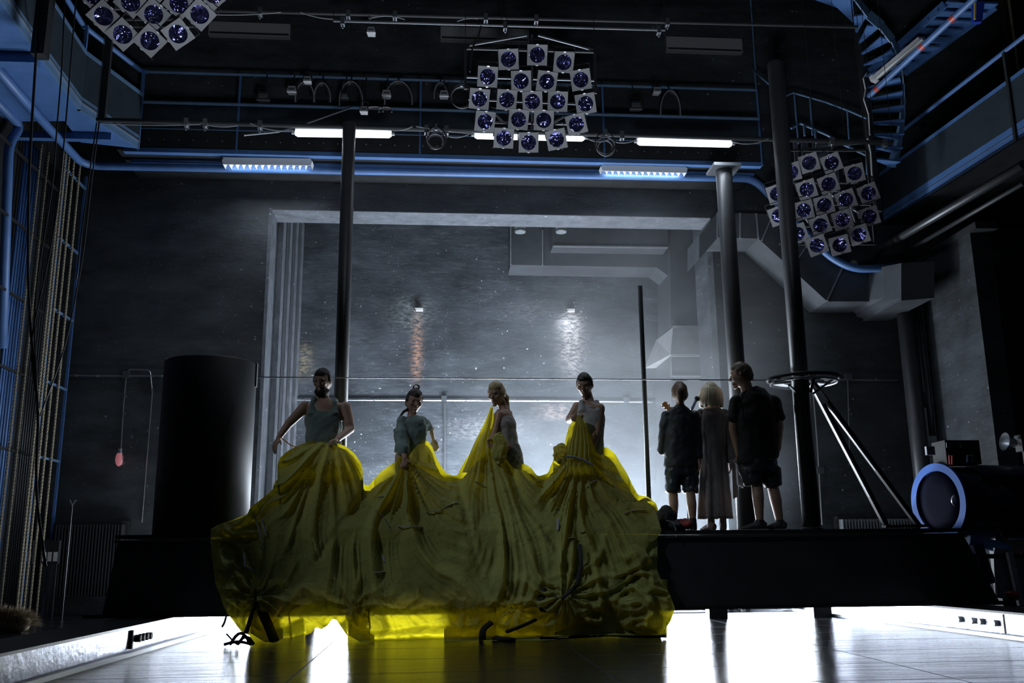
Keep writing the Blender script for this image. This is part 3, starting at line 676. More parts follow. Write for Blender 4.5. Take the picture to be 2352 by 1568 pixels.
def louvre(p1, p2, Y, label):
    a, c = P(*p1, Y), P(*p2, Y); t = thing('louvre_light', label, 'light fixture', (a + c) / 2 - Vector((0, 0, .08)))
    n = 14; h = .055
    MB().bar(a + Vector((0, .12, h)), c + Vector((0, .12, h)), .26, .02).build('back_plate', M['white'], t)
    for y_ in (0, .24): MB().bar(a + Vector((0, y_, 0)), c + Vector((0, y_, 0)), .012, h * 1.6).build('side_rail', M['white'], t)
    b = MB()
    for k in range(n + 1):
        q = a.lerp(c, k / n); b.add([q + Vector((-.02, 0, h * .6)), q + Vector((.02, 0, h * .6)), q + Vector((0, 0, -h * .7)), q + Vector((-.02, .24, h * .6)), q + Vector((.02, .24, h * .6)), q + Vector((0, .24, -h * .7))], [(0, 1, 2), (3, 5, 4), (0, 2, 5, 3), (1, 4, 5, 2), (0, 3, 4, 1)])
    b.build('louvre_blades', M['white'], t)
    MB().bar(a + Vector((.05, .12, .03)), c + Vector((-.05, .12, .03)), .03, .03).build('tube', M['tube_hot'], t)
    area('louvre_glow', (a + c) / 2 + Vector((0, .1, -.03)), (a + c) / 2 + Vector((0, .4, -2)), (c - a).length * .9, .1, 9)
louvre((512, 371), (714, 374), 13.0, 'lit louvred fixture under the rear gallery, left of the left column')
louvre((1383, 386), (1577, 391), 13.0, 'lit louvred fixture under the rear gallery, left of the capped column')
# pale vents high on the rear wall
for (x1, y1, x2, y2), lb in (((480, 50, 667, 80), 'pale rectangular panel high on the rear wall, farthest left'), ((1012, 62, 1215, 92), 'pale rectangular panel high on the rear wall, behind the centre lamp frame'), ((1530, 84, 1704, 116), 'pale rectangular panel high on the rear wall, farthest right')):
    a, c = P(x1, y1, YB - .1), P(x2, y1 + 5, YB - .1); dz = P(x1, y1, YB - .1).z - P(x1, y2, YB - .1).z
    t = thing('vent_panel', lb, 'panel', (a + c) / 2 - Vector((0, 0, dz)))
    MB().box2((a.x, YB - .10, c.z - dz), (c.x, YB - .003, c.z)).build('casing', M['vent'], t)
    MB().box2((a.x + .02, YB - .108, c.z - dz + .02), (c.x - .02, YB - .1, c.z - dz + .05)).build('lower_lip', M['black'], t)
# ---------------------------------------------------------------- lamp clusters
pr = thing('square_frame_lamp', 'x', 'stage lamp', (0, 0, 0))
b = MB()                                     # square frame with a round hole, facing -Y
n = 32; rr = .096; hs = .125; vs = []; fs = []
for k in range(n):
    a = 2 * math.pi * k / n; ca, sa = math.cos(a), math.sin(a); m_ = hs / max(abs(ca), abs(sa))
    vs += [(ca * rr, -.012, sa * rr), (ca * m_, -.012, sa * m_), (ca * rr, 0, sa * rr), (ca * m_, 0, sa * m_)]
for k in range(n):
    i, j = 4 * k, 4 * ((k + 1) % n)
    fs += [(i, i + 1, j + 1, j), (i + 2, j + 2, j + 3, i + 3), (i, j, j + 2, i + 2), (i + 1, i + 3, j + 3, j + 1)]
b.add(vs, fs); b.build('gel_frame', M['frame'], pr, origin=(0, 0, 0))
b = MB(); b.grid(lambda u, v: Vector(((u * rr) * math.cos(2 * math.pi * v), -.006 + .006 * noise.noise(Vector((u * 3 * math.cos(6.283 * v), u * 3 * math.sin(6.283 * v), 1))), u * rr * math.sin(2 * math.pi * v))), 6, 32); b.build('gel', M['gel'], pr, origin=(0, 0, 0), smooth=True)
b = MB(); b.lathe([(.112, 0), (.112, .16), (.085, .24), (.05, .30), (.03, .31)], (0, 0, 0), Matrix.Rotation(math.radians(-90), 3, 'X'), 24); o_ = b.build('can', M['black'], pr, origin=(0, 0, 0), smooth=True)
for z_ in (.125, -.125): b = MB(); b.box((0, -.016, z_), (.03, .012, .012)); b.build('clip', M['steel'], pr, origin=(0, 0, 0))
b = MB(); b.tube([(-.125, .1, 0), (-.13, .12, .17), (.13, .12, .17), (.125, .1, 0)], .008, 6); b.build('yoke', M['black'], pr, origin=(0, 0, 0))
freeze(pr)
first = [True]
def place_lamp(px, py, Y, roll, scale, label, face, group):
    o = pr if first[0] else copy_tree(pr)
    first[0] = False
    p = P(px, py, Y); f = (Vector(face) - p).normalized()     # direction the lamp faces
    q = (-f).to_track_quat('Y', 'Z').to_matrix()
    j = Matrix.Rotation(math.radians(roll), 3, 'Y')
    o.matrix_world = Matrix.Translation(p) @ (q @ j).to_4x4() @ Matrix.Scale(scale, 4)
    o['label'] = label; o['category'] = 'stage lamp'; o['group'] = group
    return p
rows = [[(1168, 136, -1), (1234, 126, 4), (1295, 143, 6)], [(1120, 176, 3), (1197, 186, 1), (1256, 187, 8), (1334, 183, -6)],
        [(1101, 227, 5), (1164, 229, 3), (1223, 233, -1), (1281, 233, 3), (1345, 238, -8)], [(1114, 279, 4), (1191, 274, 6), (1249, 276, 4), (1324, 285, -10)], [(1157, 317, 2), (1214, 327, -1), (1278, 320, -11)]]
WH = ('top', 'second', 'middle', 'fourth', 'bottom'); face = (0.3, 0.5, -1.0)
for i, rw in enumerate(rows):
    for k, (x, y, rl) in enumerate(rw):
        place_lamp(x, y, 10.0 + (y - 227) * .002, rl, .93, 'square-framed lamp, %s from left in the %s row of the centre cluster' % (ORD[k], WH[i]), (random.uniform(-.6, 1), random.uniform(-.5, 1.5), -.6), 'lamps of the centre cluster')
lst = [(1858.6, 373.8), (1910, 374), (1963, 398), (1817, 395), (1853, 435), (1903, 422.6), (1994.7, 443.7), (1784.5, 445), (1846, 482.5), (1893, 470.5), (1943, 458), (1996.6, 497), (1789, 495), (1884, 517), (1935, 504.6), (1973, 539), (1832, 537), (1876.6, 563.4), (1928.7, 562.8)]
for i, (x, y) in enumerate(sorted(lst, key=lambda q: q[1] + .25 * q[0])):
    place_lamp(x, y, 10.9, -14 + random.uniform(-4, 4), .93, 'square-framed lamp in the right cluster, %s counting from its top edge downward' % ORD[i], (1.5 + random.uniform(-.5, .5), random.uniform(0, 1.5), -.6), 'lamps of the right cluster')
lst = [(238, 37), (300, 5), (353, 33), (411, 8), (459, 33), (282, 79), (344, 93.6), (409, 78), (215, -12), (352, -22), (490, -14)]
nm = ['far left corner', 'second column, upper', 'centre, above the lowest', 'upper right of centre', 'right corner', 'lower left side', 'lowest', 'lower right side', 'cut off at the top left', 'cut off at the top centre', 'cut off at the top right']
for i, (x, y) in enumerate(lst):
    place_lamp(x, y, 9.4, 40 + random.uniform(-4, 4) if i != 7 else 48, 1.02, 'tilted square-framed lamp of the upper left cluster, ' + nm[i], (-.8 + random.uniform(-.3, .3), random.uniform(0, 1.2), -.6), 'lamps of the upper left cluster')
def rack(name_label, Y, frame, braces, extra=()):
    t = thing('lamp_rack', name_label, 'lamp rack', P(*frame[0], Y))
    for a, c in frame_pairs(frame): MB().bar(P(*a, Y), P(*c, Y), .03, .03).build('frame_bar', M['pipe_dark'], t)
    for q in (frame[1], frame[2]): q = P(*q, Y); b = MB(); b.tube([q, Vector((q.x, q.y, ZT))], .004, 5); b.build('suspension_wire', M['cable'], t)
    for a, c in braces: MB().bar(P(*a, Y), P(*c, Y), .022, .022).build('brace', M['steel'], t)
    return t
def frame_pairs(f): return [(f[i], f[i + 1]) for i in range(len(f) - 1)]
rack('grey hanging rack that carries the centre lamp cluster', 10.42, [(1069, 205), (1069, 111), (1366, 119), (1368, 215)], [((1078, 104), (1210, 81)), ((1236, 81), (1363, 115)), ((1070, 177), (1370, 185)), ((1076, 228), (1350, 240)), ((1140, 264), (1155, 280)), ((1272, 281), (1295, 268)), ((1100, 280), (1340, 286)), ((1222, 80), (1222, 330))])
rack('dark hanging rack that carries the right lamp cluster', 11.3, [(1810, 345), (1990, 345), (2010, 560), (1790, 560)], [((1815, 352), (1785, 500)), ((1850, 500), (1895, 560)), ((1955, 480), (1965, 510)), ((1900, 440), (1990, 500)), ((1815, 420), (1970, 420)), ((1800, 470), (2000, 470)), ((1810, 520), (1990, 520))])
rack('dark hanging rack that carries the upper left lamp cluster', 9.8, [(215, -20), (480, -20), (470, 60), (240, 60)], [((290, 45), (400, 45)), ((240, 20), (470, 20)), ((350, -10), (350, 95))])
b = MB(); b.tube([P(1105, 60, 10.3), P(1098, 85, 10.3), P(1085, 110, 10.3), P(1079, 165, 10.3)], .012, 6); tag(b.build('power_cable', M['cable']), 'black cable hanging to the left corner of the centre lamp rack', 'cable')
# bits hanging on the bars
b = MB(); b.tube([P(1990, 168, 12.0), P(1983, 180, 12.0), P(1988, 205, 12), P(1984, 228, 12), P(1995, 262, 12), P(1998, 310, 12)], .009, 6); tag(b.build('white_cable', M['white']), 'wavy white cable down the post beside the spiral stair', 'cable')
b = MB(); b.tube([P(1993, 318, 12), P(2000, 350, 12), P(2003, 402, 12)], .01, 6); tag(b.build('white_cable', M['white']), 'white cable end right of the right lamp cluster', 'cable')
# ---------------------------------------------------------------- ducts
def prism(b, pts, y1, y2):            # pts: photo outline at depth y1, extruded straight back to y2
    a = [P(x, y, y1) for x, y in pts]; c = [Vector((p.x, y2, p.z)) for p in a]; n = len(a)
    b.add(a + c, [tuple(range(n)), tuple(range(2 * n - 1, n - 1, -1))] + [(i, (i + 1) % n, n + (i + 1) % n, n + i) for i in range(n)])
    return b
def seam(t, p1, p2, Y, w_=.02):
    MB().bar(P(*p1, Y), P(*p2, Y), w_, w_).build('seam', M['galv'], t)
t = thing('air_duct', 'long horizontal dark air duct inside the opening, joining a vertical duct', 'duct', P(1350, 615, 16.2))
prism(MB(), [(1173, 500), (1173, 608), (1508, 614), (1536, 634), (1536, 500)], 16.1, 16.75).build('duct_body', M['duct'], t)
seam(t, (1246, 528), (1246, 609), 16.09); seam(t, (1173, 500), (1173, 608), 16.09)
prism(MB(), [(1270, 500), (1270, 565), (1534, 569), (1534, 500)], 15.7, 16.09).build('upper_duct', M['duct'], t)
seam(t, (1270, 565), (1534, 568), 15.7, .025)
t = thing('vertical_duct', 'vertical duct with a pale flared section at the right side of the opening', 'duct', P(1570, 870, 16.2))
prism(MB(), [(1538, 500), (1541, 748), (1612, 748), (1606, 500)], 15.9, 16.9).build('shaft', M['duct'], t)
a = [P(1546, 751, 15.85), P(1613, 751, 15.85), P(1622, 814, 15.65), P(1540, 814, 15.65)]
c = [Vector((P(1538, 751, 15.85).x, 16.9, a[0].z)), Vector((a[1].x, 16.9, a[1].z)), Vector((a[2].x, 16.9, a[2].z)), Vector((P(1530, 830, 15.65).x - .1, 16.9, a[3].z))]
MB().hexa(a, c).build('flared_section', mk('bare_zinc_sheet', (.42, .44, .46), .5, .2, var=.3, vs=4), t)
prism(MB(), [(1541, 818), (1548, 1386), (1632, 1386), (1622, 818)], 15.7, 16.9).build('lower_box', M['duct'], t)
seam(t, (1541, 816), (1622, 816), 15.64, .04); seam(t, (1542, 864), (1624, 864), 15.68, .03); seam(t, (1546, 750), (1613, 750), 15.84, .03); seam(t, (1541, 818), (1542, 864), 15.68, .02)
for px, lb in ((1195, 'left stub pipe pointing down at the top of the opening'), (1289, 'right stub pipe pointing down at the top of the opening')):
    p = P(px, 534, 15.3); b = MB(); b.lathe([(.09, 0), (.1, .02), (.09, .05), (.1, .09), (.09, .14), (.1, .18), (.09, 1.12)], p, n=20); tag(b.build('stub_pipe', M['galv']), lb, 'pipe')
t = thing('stepped_duct', 'dark rectangular duct stepping down across the wall from the opening towards the right corner', 'duct', P(1900, 700, 13.4))
prism(MB(), [(1648, 488), (1648, 545), (1742, 548), (1900, 692), (1996, 692), (2000, 618), (1935, 614), (1775, 492)], 13.3, 13.98).build('duct_body', M['duct'], t)
prism(MB(), [(1606, 595), (1606, 540), (1646, 489), (1648, 546)], 13.3, 13.98).build('angled_box', M['duct'], t)
for a, c in (((1700, 489), (1700, 547)), ((1737, 490), (1742, 547)), ((1775, 493), (1750, 552)), ((1858, 556), (1820, 615)), ((1935, 614), (1900, 691)), ((1648, 488), (1648, 545))): seam(t, a, c, 13.29)
t = thing('large_duct', 'big dark curved duct at the right end of the wall duct', 'duct', P(2070, 690, 13))
prof = [(1985, 620, 13.4), (2030, 612, 13.0), (2070, 604, 12.7), (2146, 600, 12.6)]
for i in range(3):
    a, c = prof[i], prof[i + 1]
    q = [P(a[0], a[1], a[2]), P(c[0], c[1], c[2]), P(c[0], 684, c[2]), P(a[0], 690, a[2])]
    r = [Vector((v.x, 13.95, v.z)) for v in q]; MB().hexa(q, r).build('duct_section', M['duct'], t)
# standing pipes in the right corner
for (x1, y1, x2, y2, w_, nm) in ((2078, 690, 2128, 1185, 40, 'thick dark pipe standing in the right corner under the large duct'), (2122, 690, 2142, 1000, 15, 'thin dark pipe right of the thick corner pipe'), (2108, 690, 2124, 935, 14, 'thin short pipe close beside the thick corner pipe')):
    a, c = P(x1, y1, 13.5), P(x2, y2, 13.5); b = MB(); b.tube([(c.x, 13.5, 0 if w_ > 20 else c.z), (c.x, 13.5, a.z + .1)], w_ / F * 13.5 / 2, 20); o_ = b.build('standing_pipe', M['pole'], None, smooth=True); tag(o_, nm, 'pipe')
# ---------------------------------------------------------------- wall conduits
def conduit(pts, Y, label, r=.012, box=None, mat='steel', clips=()):
    t = thing('conduit', label, 'conduit', P(*pts[0], Y))
    b = MB(); b.tube(round_path([P(*p, Y) for p in pts], .06, 3), r, 6); b.build('tube', M[mat], t)
    for p in box or []: MB().box(P(*p, Y + .01), (.1, .06, .1)).build('junction_box', M['duct'], t)
    for p in clips: MB().box(P(*p, Y), (.035, .03, .03)).build('clip', M['steel'], t)
conduit([(160, 862), (290, 863), (375, 863)], 13.95, 'thin horizontal conduit on the wall left of the black drum', .010, [(290, 860)], clips=((175, 862), (225, 863), (370, 863)))
conduit([(290, 862), (284, 930), (278, 1030)], 13.95, 'thin conduit running down to the small red lamp', .008, clips=((288, 910), (285, 950)))
conduit([(294, 856), (296, 848), (345, 849), (350, 900), (326, 1200)], 13.95, 'hooked conduit running down beside the small red lamp', .008, clips=((350, 896), (341, 990)))
conduit([(655, 918), (1012, 919), (1330, 921), (1500, 923)], 17.15, 'long bright conduit across the rear wall at head height', .018, [(1020, 915), (1438, 918)], clips=((700, 919), (860, 919), (1070, 920), (1230, 920)))
conduit([(1021, 925), (1022, 1000), (1021, 1080)], 17.15, 'bright vertical conduit between the two women', .022)
conduit([(1893, 872), (1940, 872), (2062, 873)], 13.95, 'conduit running right from the metal hoop to the corner pipe', .010, [(1949, 866)])
conduit([(1947, 873), (1950, 990), (1952, 1060)], 13.95, 'thin conduit hanging down from the right junction box', .007)
conduit([(1868, 905), (1876, 1000), (1882, 1100), (1888, 1205)], 13.95, 'pale cable conduit beside the tallest column, down to the radiator', .014, [(1884, 1080)])
t = thing('red_lamp', 'small pinkish red lamp in a clear housing low on the left rear wall', 'lamp', P(273, 1068, 13.85))
b = MB(); b.ell(P(274, 1054, 13.85), (.055, .05, .105), n=16, m=12); b.build('globe', mk('pink_glass', (.55, .22, .25), .15, em=(.8, .25, .28), ems=.25), t, smooth=True)
b = MB(); b.tube([P(275, 1041, 13.85), P(276, 1030, 13.85)], .03, 10); b.build('cap', M['steel'], t)
b = MB(); b.tube([P(281, 1040, 13.8), P(283, 1066, 13.8), P(274, 1070, 13.8)], .006, 6); b.build('guard', M['steel'], t)
for (x, y, lb) in ((1308, 713, 'bright white bracket lamp on the rear wall above a pale stain, right of centre'), (960, 711, 'small white bracket on the rear wall above a rusty stain, left of centre')):
    t = thing('bracket_lamp', lb, 'bracket', P(x, y, 17.1))
    MB().box(P(x + 2, y, 17.12), (.16, .08, .05)).build('plate', M['white'], t)
    b = MB(); b.tube([P(x - 9, y - 4, 17.1), P(x - 5, y + 5, 17.05), P(x - 12, y + 6, 17.1)], .012, 6); b.build('hook', M['steel'], t)
    if x > 1200: area('bracket_glow', P(x, y + 10, 16.9), P(x, y + 80, 17.2), .2, .08, 3)
b = MB(); p0 = P(643, 760, 15.0)
b.tube([p0 + Vector((0, .05 * math.sin(a), -.14 + .16 * math.cos(a))) for a in [2 * math.pi * k / 16 for k in range(17)]], .008, 6); tag(b.build('cable_ring', M['white']), 'small white cable loop hanging on the jamb channels', 'cable')
# ---------------------------------------------------------------- tight wire
a, c = P(592, 866, 10.06), P(1775, 873, 10.06)
b = MB(); b.tube([a, c], .007, 6); tag(b.build('tight_wire', M['steel']), 'tight pale wire stretched from the black drum to the metal hoop', 'wire')
# ---------------------------------------------------------------- hoop, bracket and struts
hz = P(1850, 870, 9.95).z; hx = P(1846, 870, 9.95).x
t = thing('metal_hoop', 'round black metal hoop fixed flat around the tallest column at head height', 'hoop', (hx, 9.95, hz))
b = MB(); b.tube([(hx + .385 * math.cos(a), 9.95 + .385 * math.sin(a), hz) for a in [2 * math.pi * k / 64 for k in range(65)]], .02, 8, cap=False); b.build('rim', M['black'], t, smooth=True)
b = MB(); b.tube([(hx + .36 * math.cos(a), 9.95 + .36 * math.sin(a), hz - .045) for a in [2 * math.pi * k / 64 for k in range(65)]], .012, 8, cap=False); b.build('inner_ring', M['steel'], t, smooth=True)
for k in range(6):
    a = math.radians(20 + 60 * k); d = Vector((math.cos(a), math.sin(a), 0)); o_ = Vector((hx, 9.95, hz - .02)); MB().bar(o_ + d * .085, o_ + d * .37, .03, .02).build('spoke', M['steel'], t)
for a0, a1 in ((200, 240), (250, 262), (300, 345), (20, 50), (100, 150)):
    b = MB(); n = 6; q = [Vector((hx, 9.95, hz - .035)) + Vector((math.cos(math.radians(a0 + (a1 - a0) * k / n)), math.sin(math.radians(a0 + (a1 - a0) * k / n)), 0)) * r for k in range(n + 1) for r in (.22, .35)]
    vs = q + [v + Vector((0, 0, .012)) for v in q]; m_ = len(q); fs = []
    for k in range(n):
        i = 2 * k; fs += [(i, i + 1, i + 3, i + 2), (m_ + i, m_ + i + 2, m_ + i + 3, m_ + i + 1), (i, i + 2, m_ + i + 2, m_ + i), (i + 1, m_ + i + 1, m_ + i + 3, i + 3)]
    b.add(vs, fs + [(0, m_, m_ + 1, 1), (2 * n, 2 * n + 1, m_ + 2 * n + 1, m_ + 2 * n)]); b.build('plate', M['white'], t)
for p1, p2 in (((1866, 905), (1925, 862)), ((1862, 900), (1872, 858)), ((1828, 900), (1812, 884))): MB().bar(P(*p1, 9.9), P(*p2, 9.8), .022, .022).build('brace', M['pipe_dark'], t)
t = thing('support_strut', 'pair of long slanting struts from the hoop down to the platform right end', 'strut', P(2080, 1212, 10.2))
for nm, p1, p2, sh in (('strut', (1866, 884), (2037, 1208), 7), ('strut', (1868, 880), (2112, 1206), 9)):
    a, c = P(*p1, 10.0), P(*p2, 10.25); c.z = pt + .03
    s_ = MB().bar(a, c, .05, .06, (0, -1, 0)).build(nm, M['black'], t)
    o1 = P(p1[0] - sh, p1[1] + 2, 9.97) - P(*p1, 9.97); MB().bar(a + o1 * .55 + Vector((0, -.02, 0)), a.lerp(c, .78 if p2[0] < 2100 else .6) + o1 * .55 + Vector((0, -.02, 0)), .018, .03, (0, -1, 0)).build('lit_face_strip', M['white'], t)  # white strip stands in for the lit face of each strut
MB().bar(P(2030, 1209, 10.25), P(2125, 1207, 10.25), .1, .03).build('foot_plate', M['black'], t)
MB().bar(P(1866, 882, 10), P(1895, 925, 10.02), .07, .05, (0, -1, 0)).build('head_gusset', M['white'], t)
# ---------------------------------------------------------------- radiators
def radiator(x1, x2, z1, z2, n, label):
    t = thing('radiator', label, 'radiator', ((x1 + x2) / 2, 13.8, z1))
    for k in range(n):
        x = x1 + (x2 - x1) * k / (n - 1); MB().box2((x - .008, 13.72, z1), (x + .008, 13.86, z2)).build('fin', M['galv'] if z2 < 1.3 and x > 0 else M['pipe_dark'], t)
    MB().box2((x1 - .05, 13.86, z1), (x2 + .05, 13.97, z2)).build('back_body', M['black'], t)
    MB().box2((x1 - .05, 13.8, z2), (x2 + .05, 13.98, z2 + .05)).build('top_cover', M['black'], t)
zA, zB = P(200, 1370, 13.8).z, P(200, 1205, 13.8).z
radiator(P(128, 1280, 13.8).x, P(278, 1280, 13.8).x, zA, zB, 22, 'black finned radiator low on the rear wall behind the ropes at the left')
radiator(P(1932, 1200, 13.8).x, P(2120, 1200, 13.8).x, zA, P(2000, 1192, 13.8).z, 28, 'grey finned radiator low on the rear wall behind the slanting struts')
p = P(145, 1393, 13.0)
t = thing('thin_staff', 'thin upright staff with a small hooked top standing in front of the left radiator', 'staff', (p.x, 13.0, 0))
b = MB(); b.tube([(p.x, 13.0, 0), (p.x, 13.0, P(157, 1165, 13).z)], .006, 6); b.build('rod', M['pipe_dark'], t)
zt2 = P(157, 1165, 13).z; b = MB(); b.tube([(p.x - .04, 13, zt2 + .1), (p.x, 13, zt2 + .03), (p.x, 13, zt2)], .008, 6); b.tube([(p.x + .04, 13, zt2 + .1), (p.x, 13, zt2 + .03)], .008, 6); b.build('fork', M['steel'], t)
# ---------------------------------------------------------------- rope rack on the left wall
XF = -5.32
def vx(px, py, X, z1, z2): p = PX(px, py, X); return Vector((X, p.y, z1)), Vector((X, p.y, z2))
t = thing('rope_rack', 'blue steel ladder-like frame holding the tan ropes by the left wall', 'frame', (XF, 13, 0))
zt = zl - .02
for px, py in ((110, 760), (164, 760)):
    a, c = vx(px, py, XF - .03, .0, zt); MB().bar(a, c, .035, .035, (0, 1, 0)).build('upright', M['blue'], t)
ya, yb = PX(110, 760, XF).y, PX(164, 760, XF).y
for p1 in ((142, 378), (126, 538), (110, 701), (94, 870), (78, 1046)):
    z = PX(p1[0], p1[1], XF).z; MB().bar((XF, ya, z), (XF, yb, z), .03, .03).build('rung', M['bluepale'], t)
def rope(px, py, X, r, label, grp='tan hemp ropes by the left wall', z1=.0, z2=None, mat='rope', cat='rope', name='hemp_rope'):
    a, c = vx(px, py, X, z1, z2 or zt); n = 60; t_ = MB()
    if mat == 'rope':
        for s_ in range(3):
            m_ = 360; q = []
            for i in range(m_ + 1):
                f = i / m_; an = f * (c - a).length / .14 * 2 * math.pi + s_ * 2.094; q.append(a.lerp(c, f) + Vector((math.cos(an) * r * .5, math.sin(an) * r * .5, 0)))
            t_.tube(q, r * .56, 5)
    else: t_.tube([a, c], r, 8)
    return tag(t_.build(name, M[mat], smooth=True), label, cat, grp)
for i, px in enumerate((132, 138.5, 147, 159, 174)):
    rope(px, 480, XF + .04, .017, 'tan twisted rope in the blue frame, %s from the left wall side' % ORD[i])
for i, px in enumerate((80, 98)):
    rope(px, 480, XL + .2, .016, ('tan rope between the blue rods and the dark rods', 'tan rope second from the blue rods, farther back')[i])
# rods
XQ = XL + .06
for i in range(7):
    rope(44 + i * 6.2, 480, XQ + .02, .022, 'blue vertical guide rod at the far left, %s in its row' % ORD[i], 'blue guide rods on the left wall', 0, zt, 'blue', 'rod', 'guide_rod')
for i in range(6):
    rope(102 + i * 5, 480, XQ, .012, 'grey vertical rod beside the blue rods, %s in its row' % ORD[i], 'grey guide rods on the left wall', 0, zt, 'pipe_dark', 'rod', 'guide_rod')
for py, lb in ((371, 'topmost'), (531, 'second'), (697, 'third'), (866, 'fourth'), (1043, 'lowest')):
    p = PX(60, py, XQ + .1); a = Vector((XQ + .12, 10.5, p.z)); b = MB(); b.bar(a, (XQ + .12, 13.4, p.z), .03, .03)
    tag(b.build('guide_bracket', M['blacker']), 'black horizontal bracket across the blue rods, ' + lb, 'bracket')
# rope brakes
for i, px in enumerate((66, 102, 114, 127)):
    p = P(px, 1278, 13.2); t = thing('rope_lock', 'rope lock with pale tag at the foot of the ropes, %s from left' % ORD[i], 'rope lock', (p.x, 13.2, p.z - .1))
    MB().box(p + Vector((0, .03, .06)), (.07, .06, .3)).build('body', M['black'], t); MB().box(p, (.05, .01, .12)).build('tag', M['white'], t)
    MB().box2((p.x - .02, 13.22, 0), (p.x + .02, 13.25, p.z)).build('stem', M['black'], t)
# dark hanging cables on the left
for i, (pts, lb) in enumerate(((((92, -40), (82, 140), (72, 300), (66, 420), (64, 700), (90, 950), (80, 1120), (105, 1300)), 'thick black cable hanging down the left side in front of the blue underside'),
    (((150, -40), (142, 160), (130, 300), (122, 420), (75, 700), (88, 945)), 'thin black cable second from the left edge'),
    (((178, -40), (164, 120), (150, 300), (128, 520), (66, 800), (90, 952)), 'thin black cable third from the left edge'),
    (((228, 280), (212, 400), (190, 600), (150, 800), (92, 955)), 'black cable falling from the left end of the main lighting bar'),
    (((222, 282), (208, 380), (184, 560), (176, 640)), 'short second black cable at the left end of the main lighting bar'))):
    b = MB(); b.tube(round_path([P(x, y, 9.6 if i < 3 else 10.4) for x, y in pts], .6, 6), .014 if i == 0 else .008, 6); tag(b.build('hanging_cable', M['cable'], smooth=True), lb, 'cable')
# vertical ropes of the right gallery
for i, (px, py) in enumerate(((2030, 100), (2052, 90), (2072, 60), (2088, 300), (2110, 40), (2135, 200), (2160, 120), (2190, 300), (2215, 150), (2240, 260), (2262, 100), (2290, 180), (2318, 120), (2345, 200))):
    X = XR + 2.1; p = PX(px, py, X)
    a, c = Vector((X, p.y, 6.0)), Vector((X, p.y, 12.8)); b = MB(); b.tube([a, c], .022 if i % 3 else .05, 6)
    tag(b.build('hanging_line', M['rope'] if i % 3 else mk('dark_brown_batten', (.05, .035, .02), .7)), ('dark batten' if i % 3 == 0 else 'tan line') + ' hanging on the upper right wall behind the railing, %s from the left' % ORD[i], 'rope' if i % 3 else 'batten', 'lines on the upper right wall')
p = P(2242, 15, 10.6); t = thing('hanging_tag', 'small blue and yellow bag hanging at the upper right corner', 'bag', p)
b = MB(); b.hexa([P(2236, 2, 10.6), P(2262, 2, 10.6), P(2256, 50, 10.6), P(2238, 50, 10.6)], [v + Vector((0, .06, 0)) for v in (P(2236, 2, 10.6), P(2262, 2, 10.6), P(2256, 50, 10.6), P(2238, 50, 10.6))]); b.build('pouch', mk('blue_nylon', (.02, .05, .4), .5), t)
MB().bar(P(2240, 4, 10.58), P(2239, 44, 10.58), .02, .02).build('stripe', mk('yellow_tape', (.6, .5, .1), .5), t)
# ---------------------------------------------------------------- theatre spotlight at the right edge
c0 = P(2158, 1152, 10.7); k_ = 10.7 / F
t = thing('large_spotlight', 'large black stage spotlight with a blue front ring at the right edge', 'spotlight', (c0.x + .5, 10.7, 0))
RX = Matrix.Rotation(math.radians(-90), 3, 'Y') @ Matrix.Rotation(math.radians(-4), 3, 'X')
RX = Matrix.Rotation(math.radians(12), 3, 'Z') @ Matrix.Rotation(math.radians(-90), 3, 'Y')
r_ = 90 * k_
b = MB(); b.lathe([(r_ * .80, -.0), (r_ * 1.0, -.0), (r_ * 1.0, .03), (r_ * .80, .03)], c0, RX, 56, cap=False); b.build('front_ring', mk('bright_blue_ring', (.02, .085, .32), .6, spec=.2), t)
b = MB(); b.lathe([(.001, .015), (r_ * .4, .02), (r_ * .81, -.01), (r_ * .81, -.03)], c0, RX, 48, cap=False); b.build('lens', mk('dark_blue_lens', (.002, .003, .012), .8, spec=.05), t, smooth=True)
b = MB(); b.lathe([(r_ * .9, -.01), (r_ * .92, -.5), (r_ * .98, -.52), (r_ * .98, -1.3)], c0, RX, 40, cap=False); b.build('barrel', mk('navy_housing', (.012, .016, .035), .4), t, smooth=True)
b = MB(); b.ell(c0 + Vector((.06, -.25, -.0)), (.06, .03, .07), n=12, m=8); b.build('lens_knob', M['steel'], t, smooth=True)
p = P(2200, 1042, 10.6)
MB().box2((p.x - .2, 10.5, p.z - .13), (p.x + .22, 10.8, p.z + .15)).build('ballast_box', M['blacker'], t)
MB().box(P(2136, 1035, 10.5), (.1, .04, .1)).build('side_flag', M['galv'], t)
for x in (2180, 2212): MB().box(P(x, 1022, 10.49), (.07, .02, .06)).build('box_window', M['duct'], t)
b = MB(); b.tube([P(2182, 1066, 10.4), P(2181, 1046, 10.4), P(2188, 1046, 10.4), P(2188, 1066, 10.4)], .012, 6); b.build('clamp_loop', M['red'], t)
b = MB(); b.tube([P(2222, 1062, 10.4), P(2222, 1046, 10.4), P(2234, 1046, 10.4), P(2234, 1062, 10.4)], .012, 6); b.build('handle', M['bluepale'], t)
p = P(2270, 1100, 10.5); MB().box2((p.x - .14, 10.42, p.z - .36), (p.x + 1.2, 10.5, p.z + .04)).build('side_panel', M['blacker'], t)
MB().bar(P(2239, 1098, 10.45), P(2248, 1205, 10.45), .03, .05).build('panel_edge', M['bluepale'], t)
MB().bar(P(2225, 1238, 10.5), P(2320, 1262, 10.5), .07, .12).build('yoke_arm', M['blue'], t)
MB().bar(P(2240, 1250, 10.4), P(2270, 1340, 10.4), .12, .12).build('yoke_leg', mk('dark_blue_paint', (.012, .02, .09), .4), t)
MB().bar(P(2232, 1277, 10.3), P(2352, 1277, 10.3), .05, .05).build('cross_tube', M['pipe_dark'], t)
